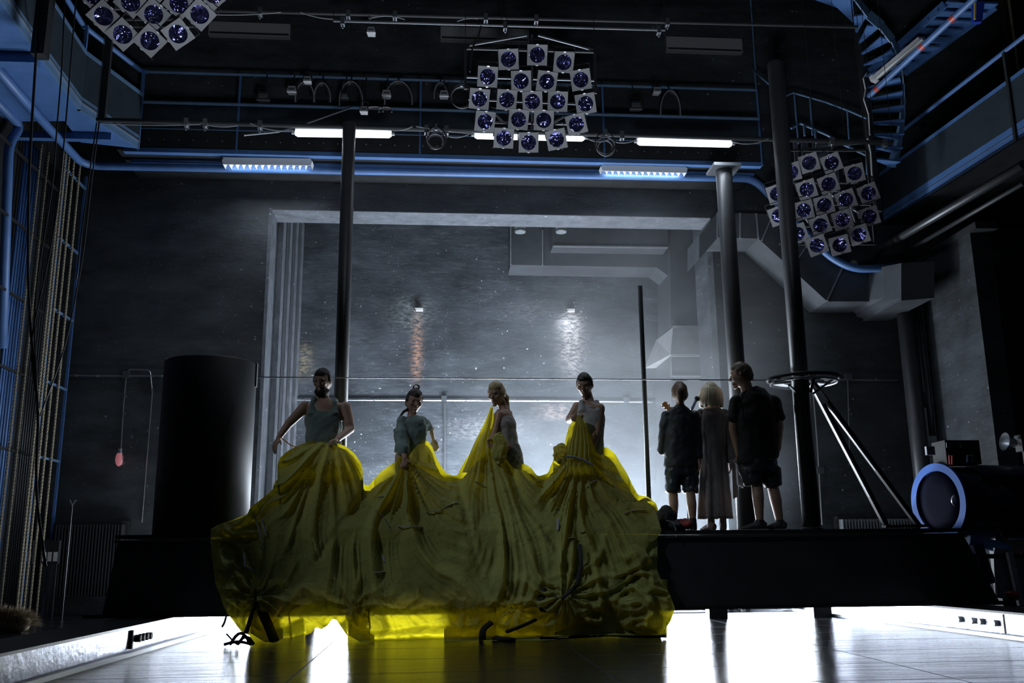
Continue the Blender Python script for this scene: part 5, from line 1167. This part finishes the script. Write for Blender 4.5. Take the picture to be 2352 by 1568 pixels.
def coat(u, v):
    a = 2 * math.pi * u; z0_, z1_ = J(1636, 936, Y).z, J(1636, 1191, Y).z; z = z0_ + (z1_ - z0_) * v
    w_ = lerp_path([(0, .07), (.03, .13), (.07, .155), (.25, .150), (.45, .145), (.6, .16), (1, .185)], v); dpt = w_ * .75
    fold = .020 * max(0, v - .3) * (math.cos(9 * a + 1) + .6 * math.cos(15 * a)); cx2 = P(1636 + 6 * v, 940 + 250 * v, Y).x
    return V(cx2 + (w_ + fold) * math.cos(a), Y + (dpt + fold) * math.sin(a), z)
b.grid(coat, 72, nseg); b.build('coat', cm, t, smooth=True, solid=.008, noise_amp=(.006, 10))
b = MB(); limb(b, *dense([J(1609, 950, Y), J(1604, 1000, Y + .02), J(1606, 1036, Y + .07)], [.055, .05, .045])); b.build('sleeve', cm, t, smooth=True, noise_amp=(.006, 12))
b = MB(); limb(b, *dense([J(1664, 950, Y), J(1673, 1010, Y - .01), J(1680, 1056, Y - .02)], [.055, .052, .055])); b.build('sleeve', cm, t, smooth=True, noise_amp=(.006, 12))
b = MB(); q = [J(1680, 1050, Y), J(1697, 1050, Y), J(1693, 1140, Y), J(1684, 1146, Y)]; b.hexa(q, [v + V(0, .03, 0) for v in q]); b.build('coat_tail', cm, t, noise_amp=(.01, 12))
shoes(t, [(G(1633, Y - .05, zan), (-.3, 1, 0), .9), (G(1660, Y, zan), (.3, 1, 0), .9)], fabric('patterned_brown_boot', (.12, .08, .06), rough=.5), h=.12)

# --- big man in black shirt
Y = 10.1
t = thing('person', 'large man in a black shirt and black shorts seen from behind, head turned left', 'person', (P(1740, 1200, Y).x, Y, pt), 'people seen from behind on the platform')
hc = J(1703, 861, Y + .02); fw = V(-.92, .45, -.15); b = MB(); L, m_ = head(b, hc, fw, 1.12); side = V(1, .12, 0)
b.tube([hc + V(.03, 0, -.04), J(1715, 892, Y), J(1722, 908, Y)], [.062, .068, .09], 14)
torso(b, [(J(1738, 1085, Y), .19, .14), (J(1738, 1030, Y), .19, .15), (J(1734, 965, Y), .20, .15), (J(1732, 920, Y), .20, .11), (J(1724, 903, Y), .12, .08)], side)
kn = J(1738, 1112, Y - .04); leg2(b, J(1722, 1070, Y), kn, G(1745, Y - .08, zan), (-.9, .35, 0), 1.12)
leg2(b, J(1766, 1070, Y), J(1775, 1118, Y), G(1791, Y - .02, zan), (-.75, .5, 0), 1.12)
limb(b, *dense([J(1689, 925, Y), J(1684, 985, Y + .02), J(1697, 1045, Y + .02)], [.062, .05, .036])); limb(b, *dense([J(1779, 925, Y), J(1790, 980, Y), J(1787, 1030, Y + .03)], [.062, .05, .034]))
hand(b, J(1697, 1045, Y + .02), (.1, .1, -1), (.6, .6, 0), (-.6, .6, 0), .5, 1.1); hand(b, J(1787, 1030, Y + .03), (-.1, .2, -1), (-1, 0, 0), (0, 1, 0), .9, 1.05)
b.build('body', M['skin'], t, smooth=True, remesh=.009); eyes(L, m_, 1.12, t)
hair_cap(hc, m_, 1.12, mk('swept_brown_hair', (.10, .07, .045), .5, var=.6, vs=20), t, -.55, .45, 1.07, amp=.008)
bm_ = fabric('black_shirt_cloth', (.014, .015, .016))
b = MB(); torso(b, [(J(1738, 1070, Y), .225, .17), (J(1738, 1030, Y), .225, .17), (J(1736, 965, Y), .232, .17), (J(1734, 925, Y), .23, .145), (J(1726, 906, Y), .17, .125), (J(1719, 893, Y), .10, .095)], side)
limb(b, *dense([J(1691, 922, Y), J(1686, 960, Y)], [.075, .07])); limb(b, *dense([J(1778, 922, Y), J(1787, 958, Y)], [.078, .072]))
b.tube([J(1787, 955, Y), J(1788, 963, Y)], [.078, .078], 16)
b.build('shirt', bm_, t, smooth=True, remesh=.014, noise_amp=(.012, 8))
b = MB(); torso(b, [(J(1742, 1085, Y), .215, .175), (J(1740, 1055, Y), .22, .175)], side)
b.tube([J(1722, 1075, Y - .02), J(1732, 1113, Y - .03)], [.125, .112], 16); b.tube([J(1768, 1075, Y), J(1777, 1118, Y)], [.115, .10], 16)
b.build('shorts', fabric('black_work_shorts', (.022, .028, .034), rough=.45), t, smooth=True, remesh=.013, noise_amp=(.014, 8))
shoes(t, [(G(1745, Y - .08, zan), (-.9, .35, 0), 1.15), (G(1791, Y - .02, zan), (-.75, .5, 0), 1.1)], h=.03)
p = J(1703, 1095, Y + .1); b = MB(); q = [J(1692, 1062, Y + .06), J(1704, 1062, Y + .06), J(1708, 1120, Y + .06), J(1696, 1112, Y + .06)]; b.hexa(q, [v + V(0, .05, 0) for v in q]); tag(b.build('white_cloth', fabric('pale_rag', (.45, .46, .48))), 'pale grey rag held in the left hand of the large man in black', 'cloth')
# ---------------------------------------------------------------- the yellow cloth
TOP = [(484, 1215), (500, 1205), (525, 1197), (545, 1190), (568, 1181), (574, 1166), (600, 1146), (626, 1124), (630, 1108), (640, 1098), (642, 1086), (637, 1070), (642, 1052), (661, 1035), (693, 1019), (735, 1008), (751, 1009), (773, 1017), (795, 1025), (814, 1041), (830, 1064), (834, 1083), (828, 1099),
       (838, 1114), (850, 1113), (856, 1104), (875, 1083), (895, 1068), (910, 1060), (920, 1046), (932, 1030), (950, 1018), (973, 1009), (984, 1014), (993, 1026), (1002, 1051), (1014, 1072), (1026, 1087), (1042, 1092), (1052, 1090), (1059, 1074), (1075, 1047), (1092, 1019), (1109, 996), (1114, 983), (1120, 960), (1127, 938),
       (1133, 940), (1137, 975), (1142, 1001), (1150, 1010), (1155, 1017), (1158, 1039), (1170, 1052), (1181, 1064), (1208, 1066), (1221, 1075), (1233, 1092), (1240, 1093), (1259, 1086), (1265, 1070), (1271, 1057), (1271, 1035), (1284, 1025), (1297, 1019), (1301, 1000), (1307, 978), (1318, 966), (1330, 955), (1338, 960), (1347, 978), (1358, 1000),
       (1370, 1020), (1378, 1028), (1388, 1026), (1399, 1030), (1413, 1042), (1425, 1063), (1440, 1086), (1453, 1114), (1466, 1137), (1488, 1140), (1507, 1156), (1514, 1178), (1520, 1220)]
BOT = [(520, 1405), (539, 1430), (557, 1453), (580, 1460), (610, 1478), (628, 1479), (637, 1472), (679, 1467), (716, 1453), (724, 1440), (738, 1445), (753, 1436), (763, 1421), (772, 1423), (782, 1438), (798, 1460), (827, 1477), (845, 1479), (940, 1479), (1100, 1473), (1200, 1476), (1400, 1464), (1490, 1468), (1511, 1467)]
OFF = [(484, 0), (630, 4), (640, 12), (700, 6), (800, 8), (850, 14), (880, 26), (915, 30), (935, 24), (960, 6), (985, 12), (1010, 20), (1050, 10), (1062, 30), (1090, 44), (1118, 52), (1135, 40), (1150, 10), (1180, 12), (1215, 16), (1235, 6), (1262, 14), (1285, 46), (1300, 22), (1330, 3), (1370, 14), (1395, 20), (1430, 30), (1452, 22), (1480, 4), (1520, 0)]
REDGE = [(1150, 1505), (1178, 1514), (1220, 1520), (1236, 1508), (1250, 1488), (1265, 1483), (1290, 1498), (1338, 1523), (1360, 1536), (1397, 1550), (1424, 1542), (1453, 1523), (1467, 1511)]
LEDGE = [(1215, 484), (1260, 484), (1340, 491), (1390, 512), (1405, 520)]
HOLD = [(762, 1012, 1.0), (929, 1070, .8), (1130, 990, 1.0), (1328, 1050, 1.0)]
BND = [[(1000, 865), (1116, 848), (1260, 745), (1400, 640)], [(980, 1040), (1092, 1050), (1250, 1085), (1480, 1150)], [(960, 1236), (1092, 1240), (1250, 1275), (1480, 1320)]]
def fold(x, y):
    q = Vector((x * .006, y * .003, 0)); bl = [lerp_path(bb, y) for bb in BND]
    sg = [1 / (1 + math.exp(-max(-30, min(30, (x - b_) / 9)))) for b_ in bl]
    ws = [1 - sg[0], sg[0] * (1 - sg[1]), sg[1] * (1 - sg[2]), sg[2]]; f = 0
    for k, (hx_, hy_, w_) in enumerate(HOLD):
        if ws[k] < .01: continue
        dx, dy = x - hx_, max(y - hy_, -10) + 16; d = math.hypot(dx, dy); th = math.atan2(dx, dy); qk = q + Vector((0, 0, 3.1 * k))
        # rays bend outwards as they fall
        ph = th + (noise.noise(qk) * .22 + noise.noise(qk * 2.3) * .09) * min(1, d / 120) + .10 * math.sin(d * .009 + k)
        g1 = max(0, .8 + 1.3 * noise.noise(qk * 1.1 + Vector((3, 9, 0)))); g2 = max(0, .65 + 1.7 * noise.noise(qk * 1.7 + Vector((0, 9, 5)))); g3 = max(0, .4 + 1.6 * noise.noise(qk * 2.1 + Vector((8, 2, 5))))
        a = min(1, d / 110) ** .9; far = min(1, d / 230)
        fk = .060 * (1 - 2 * abs(math.sin(ph * 5.5 + .7 + k)) ** .7) * g1 * a + .040 * (1 - 2 * abs(math.sin(ph * 12 + 2 + k)) ** .7) * g2 * a + .020 * (1 - 2 * abs(math.sin(ph * 27 + k)) ** .8) * g3 * a + .010 * (1 - 2 * abs(math.sin(ph * 55))) * far * g2
        f += ws[k] * fk
    f -= .035 * sum(math.exp(-((x - b_) / 9) ** 2) for b_ in bl) * min(1, max(0, (1380 - y) / 120))
    # creases drawn towards the gathers near the floor
    for kx, ky, kr, nn in ((1300, 1365, 150, 13), (590, 1372, 110, 11), (1190, 1400, 70, 9), (812, 1395, 70, 9)):
        dx, dy = x - kx, y - ky; d = math.hypot(dx, dy) + 1; wt = math.exp(-(d / kr) ** 2); an = math.atan2(dy, dx)
        f += wt * .05 * (1 - 2 * abs(math.sin(an * nn / 2 + noise.noise(q * 3) * 2))) * min(1, d / 40)
    lo = max(0, min(1, (y - 1330) / 90)); rt = max(0, min(1, (x - 1230) / 120)) * max(0, min(1, (y - 1240) / 90)); lf = max(0, min(1, (620 - x) / 60))
    cr = max(lo * .8, rt, lf)
    r3 = Vector((x * .016, y * .018, 3)); n3 = noise.noise(r3 + Vector((noise.noise(r3), noise.noise(r3 + Vector((7, 7, 7))), 0)) * .8)
    f += cr * (.10 * (.5 - abs(n3) * 2.2) + .03 * (.5 - abs(noise.noise(r3 * 2.3)) * 2))
    f += .010 * noise.noise(Vector((x * .03, y * .02, 9)))
    f += .05 * noise.noise(Vector((x * .004, y * .004, 20)))
    return f
YP = [(930, 9.62), (1010, 9.60), (1100, 9.56), (1180, 9.46), (1225, 9.36), (1250, 9.32), (1310, 9.20), (1380, 9.02), (1430, 8.98), (1480, 8.85)]
def ysurf(x, y):
    # lumps: the balloon round the bearded man, the bundle at the right end, sag between holders
    base = lerp_path(YP, y)
    base -= .10 * math.exp(-((x - 735) / 95) ** 2 - ((y - 1062) / 42) ** 2)
    base += .10 * math.exp(-((x - 846) / 26) ** 2) * max(0, min(1, (1230 - y) / 100)) + .06 * math.exp(-((x - 1240) / 26) ** 2) * max(0, min(1, (1200 - y) / 100))
    e_ = max(0, (570 - x) / 90, (x - 1460) / 90); base += .10 * min(1, e_) ** 2
    yy = base - fold(x, y)
    fl = PZ(x, y, .012).y if y > 1330 else 99
    yy = min(yy, fl) if y > 1330 else yy
    yy = min(yy, lerp_path([(1100, 9.72), (1170, 9.56), (1215, 9.43), (1300, 9.38)], y))
    return yy
def polyarc(pts, n):
    L_ = [0]
    for a, c in zip(pts, pts[1:]): L_.append(L_[-1] + math.hypot(c[0] - a[0], c[1] - a[1]))
    out = []
    for i in range(n + 1):
        s_ = L_[-1] * i / n
        for k in range(len(pts) - 1):
            if s_ <= L_[k + 1] + 1e-6:
                f = (s_ - L_[k]) / max(1e-9, L_[k + 1] - L_[k]); out.append((pts[k][0] + (pts[k + 1][0] - pts[k][0]) * f, pts[k][1] + (pts[k + 1][1] - pts[k][1]) * f)); break
    return out
NU, NV = 420, 150
tp = polyarc(TOP, NU)
def yB(x): return lerp_path(BOT, x)
cl = thing('yellow_cloth', 'huge yellow cloth hanging in folds from four people down to the floor', 'cloth', PZ(1000, 1470, 0))
cols = []
for i in range(NU + 1):
    tx, ty = tp[i]; ty = ty + lerp_path(OFF, tx); u = (tx - 484) / (1520 - 484); bx = 520 + u * (1511 - 520); cols.append((tx, ty, bx, yB(bx)))
def front(i, j):
    tx, ty, bx, by = cols[i]; v = j / NV; x = tx + (bx - tx) * v ** 1.2; y = ty + (by - ty) * v
    ur = max(0, min(1, (x - 1380) / 130)); ul = max(0, min(1, (600 - x) / 110))
    xe = 1520 + (1511 - 1520) * v; x += (lerp_path(REDGE, y) - xe) * ur * ur * (3 - 2 * ur) if y > 1150 else 0
    xl_ = 484 + (520 - 484) * v ** 1.2; x += (lerp_path(LEDGE, y) - xl_) * ul * ul if y > 1215 else 0
    x += 2.2 * noise.noise(Vector((x * .02, y * .03, 2))) * min(1, v * 8)
    Y_ = ysurf(x, y)
    if by > 1458 and v > .9: k_b = min(1, (v - .9) / .09); Y_ = Y_ + (PZ(x, y, -.004).y - Y_) * k_b * k_b
    return P(x, y, Y_)
b = MB(); vs = [front(i, j) for j in range(NV + 1) for i in range(NU + 1)]; fs = [(j * (NU + 1) + i, j * (NU + 1) + i + 1, (j + 1) * (NU + 1) + i + 1, (j + 1) * (NU + 1) + i) for j in range(NV) for i in range(NU)]
b.add(vs, fs); b.build('front_sheet', M['silk'], cl, smooth=True, solid=None)
# rear layer, the silhouette from hands and hips down onto the platform
n2, m2 = 300, 40; tq = polyarc(TOP, n2)
def layer(nm, Yb, off, ph, mat='silk'):
    def rear(i, j):
        x, y = tq[i]; y += lerp_path(OFF, x) * off + 10 * off; v = j / m2; yb_ = 1236; yy = y + (yb_ - y) * v; xx = x + (3 * math.sin(yy * .03 + x * .02 + ph)) * v
        dpt = Yb + .05 * math.sin(x * .06 + 2 * v + ph) * (1 - v * .3) + .08 * noise.noise(Vector((x * .02, yy * .02, 4 + ph))) - .25 * (1 - v) * (1 if y < 1100 else .3) * (1 - off * .5)
        p = P(xx, yy, max(9.64, dpt)); p.z = max(p.z, pt + .006); return p
    b = MB(); b.add([rear(i, j) for j in range(m2 + 1) for i in range(n2 + 1)], [(j * (n2 + 1) + i, j * (n2 + 1) + i + 1, (j + 1) * (n2 + 1) + i + 1, (j + 1) * (n2 + 1) + i) for j in range(m2) for i in range(n2)])
    b.build(nm, M[mat], cl, smooth=True)
layer('rear_sheet', 9.98, 0, 0); layer('light_block_layer', 10.02, 1, 2, 'lining'); layer('light_block_layer', 10.08, 1.2, 4, 'lining')  # last two are added unseen layers that block backlight through the front sheet
# inner layers bunched behind the front sheet under the platform edge
def inner(x1, x2, y1, y2, Yd, nm, sd_, wav=.05):
    b = MB(); n_, m_ = 80, 24
    def fn(u, v):
        x = x1 + (x2 - x1) * u; y = y1 + (y2 - y1) * v; y = min(y, yB(x) - 3); Y_ = Yd + wav * (1 - 2 * abs(math.sin(u * (x2 - x1) * .035 + sd_ + v))) + .04 * noise.noise(Vector((x * .03, y * .04, sd_)))
        p = P(x, y, Y_); f_ = PZ(x, y, .01); return p if p.z > .01 else V(f_.x, f_.y, .01)
    b.grid(fn, n_, m_); b.build(nm, M['lining'], cl, smooth=True, solid=None)
inner(1130, 1532, 1330, 1470, 9.24, 'bunched_layer', 1.0); inner(1240, 1528, 1340, 1468, 9.30, 'bunched_layer', 3.0, .08); inner(1250, 1500, 1350, 1466, 9.35, 'bunched_layer', 5.0, .06)
inner(575, 650, 1330, 1474, 9.15, 'bunched_layer', 2.0); inner(800, 860, 1400, 1476, 9.1, 'bunched_layer', 2.4)
inner(1020, 1140, 1385, 1472, 9.12, 'bunched_layer', 4.0, .03)
# outer overlapping flap with a ragged hem above the glowing lower part
HEM = [(590, 1400), (640, 1412), (700, 1388), (760, 1384), (800, 1412), (815, 1418), (850, 1393), (900, 1396), (960, 1399), (1020, 1394), (1080, 1398), (1130, 1390), (1180, 1386), (1240, 1395), (1300, 1420)]
b = MB()
def flap(u, v):
    x = 590 + 700 * u; yt = 1215 + 30 * math.sin(u * 5); yb_ = lerp_path(HEM, x) + 5 * noise.noise(Vector((x * .08, 0, 0))); y = yt + (yb_ - yt) * v
    return P(x, y, ysurf(x, y) - .004 - .05 * v * v - .03 * v * (1 + noise.noise(Vector((x * .03, y * .02, 8)))))
b.grid(flap, 320, 70); b.build('outer_flap', M['silk'], cl, smooth=True, solid=None)
b = MB(); b.grid(lambda u, v: P(525 + 985 * u, 1228 + (158 - 8 * abs(math.sin(u * 25))) * v, min(PF - .06, ysurf(525 + 985 * u, 1228 + 158 * v) + .05)), 200, 30); b.build('light_block_under_layer', M['lining'], cl, smooth=True)  # added unseen sheet, stops bounced light and darkens the cloth in front
# puff of cloth under the bent arm of the man in the tank top, and the scarf end over the blonde woman's shoulder
b = MB(); b.ell(P(1287, 1041, 9.66), (.085, .06, .095), n=36, m=24); b.build('puff', M['silk'], cl, smooth=True, noise_amp=(.045, 12))
def pleated(nm, ctr, wid, Y0_, dep, npl, amp=.012):
    """hanging pleated cloth: ctr px centre line, wid half widths in px"""
    ys = [c_[1] for c_ in ctr]; b = MB()
    def fn(u, v):
        y = ys[0] + (ys[-1] - ys[0]) * v; x0 = lerp_path([(c_[1], c_[0]) for c_ in ctr], y); w_ = lerp_path([(c_[1], q_) for c_, q_ in zip(ctr, wid)], y)
        s_ = (u - .5) * 2; x = x0 + w_ * math.sin(s_ * 1.57) + 1.2 * noise.noise(Vector((u * 4, y * .04, 1)))
        Yd = lerp_path(list(zip([0, .5, 1], Y0_)), v) - dep * math.cos(s_ * 1.57) * min(1, w_ / 12) + amp * min(1, w_ / 10) * (1 - 2 * abs(math.sin(u * npl + .5 * noise.noise(Vector((u * 3, y * .02, 7)))))) 
        if v > .6: k_ = (v - .6) / .4; Yd += (ysurf(x, y) + .05 - Yd) * k_ * k_ * (3 - 2 * k_)
        return P(x, y, Yd)
    b.grid(fn, 90, 60); return b.build(nm, M['silk'], cl, smooth=True)
pleated('scarf_end', [(1130, 934), (1124, 960), (1116, 985), (1106, 1015), (1098, 1060), (1095, 1085)], [3, 6, 10, 16, 26, 34], (9.66, 9.60, 9.55), .02, 9, .010)
b = MB(); b.ell(P(1147, 1030, 9.56), (.075, .06, .16), n=36, m=24); b.build('bunched_roll', M['silk'], cl, smooth=True, noise_amp=(.04, 12))
pleated('gathered_bodice', [(1330, 953), (1333, 985), (1332, 1020), (1331, 1050), (1334, 1080), (1338, 1130)], [4, 15, 24, 27, 34, 52], (9.60, 9.50, 9.50), .05, 21, .014)
tape = mk('pale_grey_tape', (.34, .37, .42), .6); 
def tapes(pts, w_=.012):
    q = [P(x, y, ysurf(x, y) - .02) for x, y in pts]; b = MB(); b.tube(q, w_, 6, ry=.004); b.build('tape', tape, cl)
for s_ in (((862, 1172), (880, 1188), (894, 1210)), ((912, 1207), (940, 1210), (966, 1207)), ((978, 1175), (1010, 1172), (1030, 1160), (1051, 1153)), ((1090, 1105), (1112, 1115)), ((1348, 1118), (1360, 1106), (1385, 1096)), ((1246, 1223), (1251, 1230), (1256, 1239)), ((1281, 1191), (1282, 1205), (1281, 1217)),
           ((1303, 1236), (1312, 1234), (1322, 1234)), ((1330, 1220), (1343, 1220)), ((1434, 1178), (1460, 1170), (1482, 1170)), ((868, 1140), (880, 1140)), ((858, 1315), (885, 1312)), ((880, 1275), (884, 1290)), ((585, 1185), (600, 1230), (606, 1260)), ((600, 1190), (612, 1230)), ((560, 1270), (562, 1300), (585, 1312))): tapes(s_)
q = [P(x, y, 9.42) for x, y in ((1300, 1048), (1318, 1049), (1340, 1056), (1362, 1068))]; b = MB(); b.tube(q, .012, 8, ry=.012); b.build('waist_cord', M['cablegrey'], cl)
# dark straps hanging in front near the floor
dk = fabric('dark_webbing', (.02, .02, .022))
def strap(pts, r, Yo=-.06, nm='dark_strap'):
    q = [P(x, y, ysurf(x, y) + Yo) for x, y in pts]; b = MB(); b.tube(round_path(q, .05, 3), r, 10, ry=r * .5); b.build(nm, dk, cl, smooth=True)
strap(((1332, 1250), (1335, 1300), (1325, 1340), (1305, 1362), (1290, 1375)), .02); strap(((1248, 1352), (1240, 1380), (1248, 1402), (1262, 1385), (1280, 1375)), .035); strap(((1232, 1422), (1200, 1437), (1165, 1450)), .03)
strap(((1128, 1430), (1108, 1445), (1108, 1468)), .045, -.03); strap(((1140, 1466), (1175, 1470)), .05, -.03); strap(((566, 1452), (575, 1420), (590, 1380)), .02); strap(((630, 1470), (618, 1440), (600, 1400), (596, 1370)), .05, -.02)
# ---------------------------------------------------------------- haze
def haze(name, c, d, dens, nsc, lo, hi):
    b = MB(); b.box(c, d); m = bpy.data.materials.new(name); m.use_nodes = True; nt = m.node_tree; N = nt.nodes; L = nt.links
    for n_ in list(N): N.remove(n_)
    o = N.new('ShaderNodeOutputMaterial'); v = N.new('ShaderNodeVolumeScatter'); v.inputs['Color'].default_value = (.85, .92, 1, 1); v.inputs['Anisotropy'].default_value = .45
    g = N.new('ShaderNodeNewGeometry'); nz = N.new('ShaderNodeTexNoise'); nz.inputs['Scale'].default_value = nsc; nz.inputs['Detail'].default_value = 3; nz.inputs['Distortion'].default_value = .6; L.new(g.outputs['Position'], nz.inputs['Vector'])
    mr = N.new('ShaderNodeMapRange'); mr.inputs['From Min'].default_value = lo; mr.inputs['From Max'].default_value = hi; mr.inputs['To Min'].default_value = dens * .15; mr.inputs['To Max'].default_value = dens
    L.new(nz.outputs['Fac'], mr.inputs['Value'])
    # thicker around the middle right of the opening
    vs_ = N.new('ShaderNodeVectorMath'); vs_.operation = 'DISTANCE'; vs_.inputs[1].default_value = (3.0, 13.8, 3.0); L.new(g.outputs['Position'], vs_.inputs[0])
    m2 = N.new('ShaderNodeMapRange'); m2.inputs['From Min'].default_value = 0.3; m2.inputs['From Max'].default_value = 3.2; m2.inputs['To Min'].default_value = 1; m2.inputs['To Max'].default_value = 0.0; L.new(vs_.outputs['Value'], m2.inputs['Value'])
    mm = N.new('ShaderNodeMath'); mm.operation = 'MULTIPLY'; L.new(mr.outputs[0], mm.inputs[0]); L.new(m2.outputs[0], mm.inputs[1])
    L.new(mm.outputs[0], v.inputs['Density']); L.new(v.outputs[0], o.inputs['Volume'])
    ob = b.build(name, m); tag(ob, 'pale drifting stage haze glowing in front of the rear wall opening', 'haze', kind='stuff')
haze('stage_haze', (1.8, 13.9, 3.6), (7.0, 4.6, 5.6), .26, .7, .35, .65)
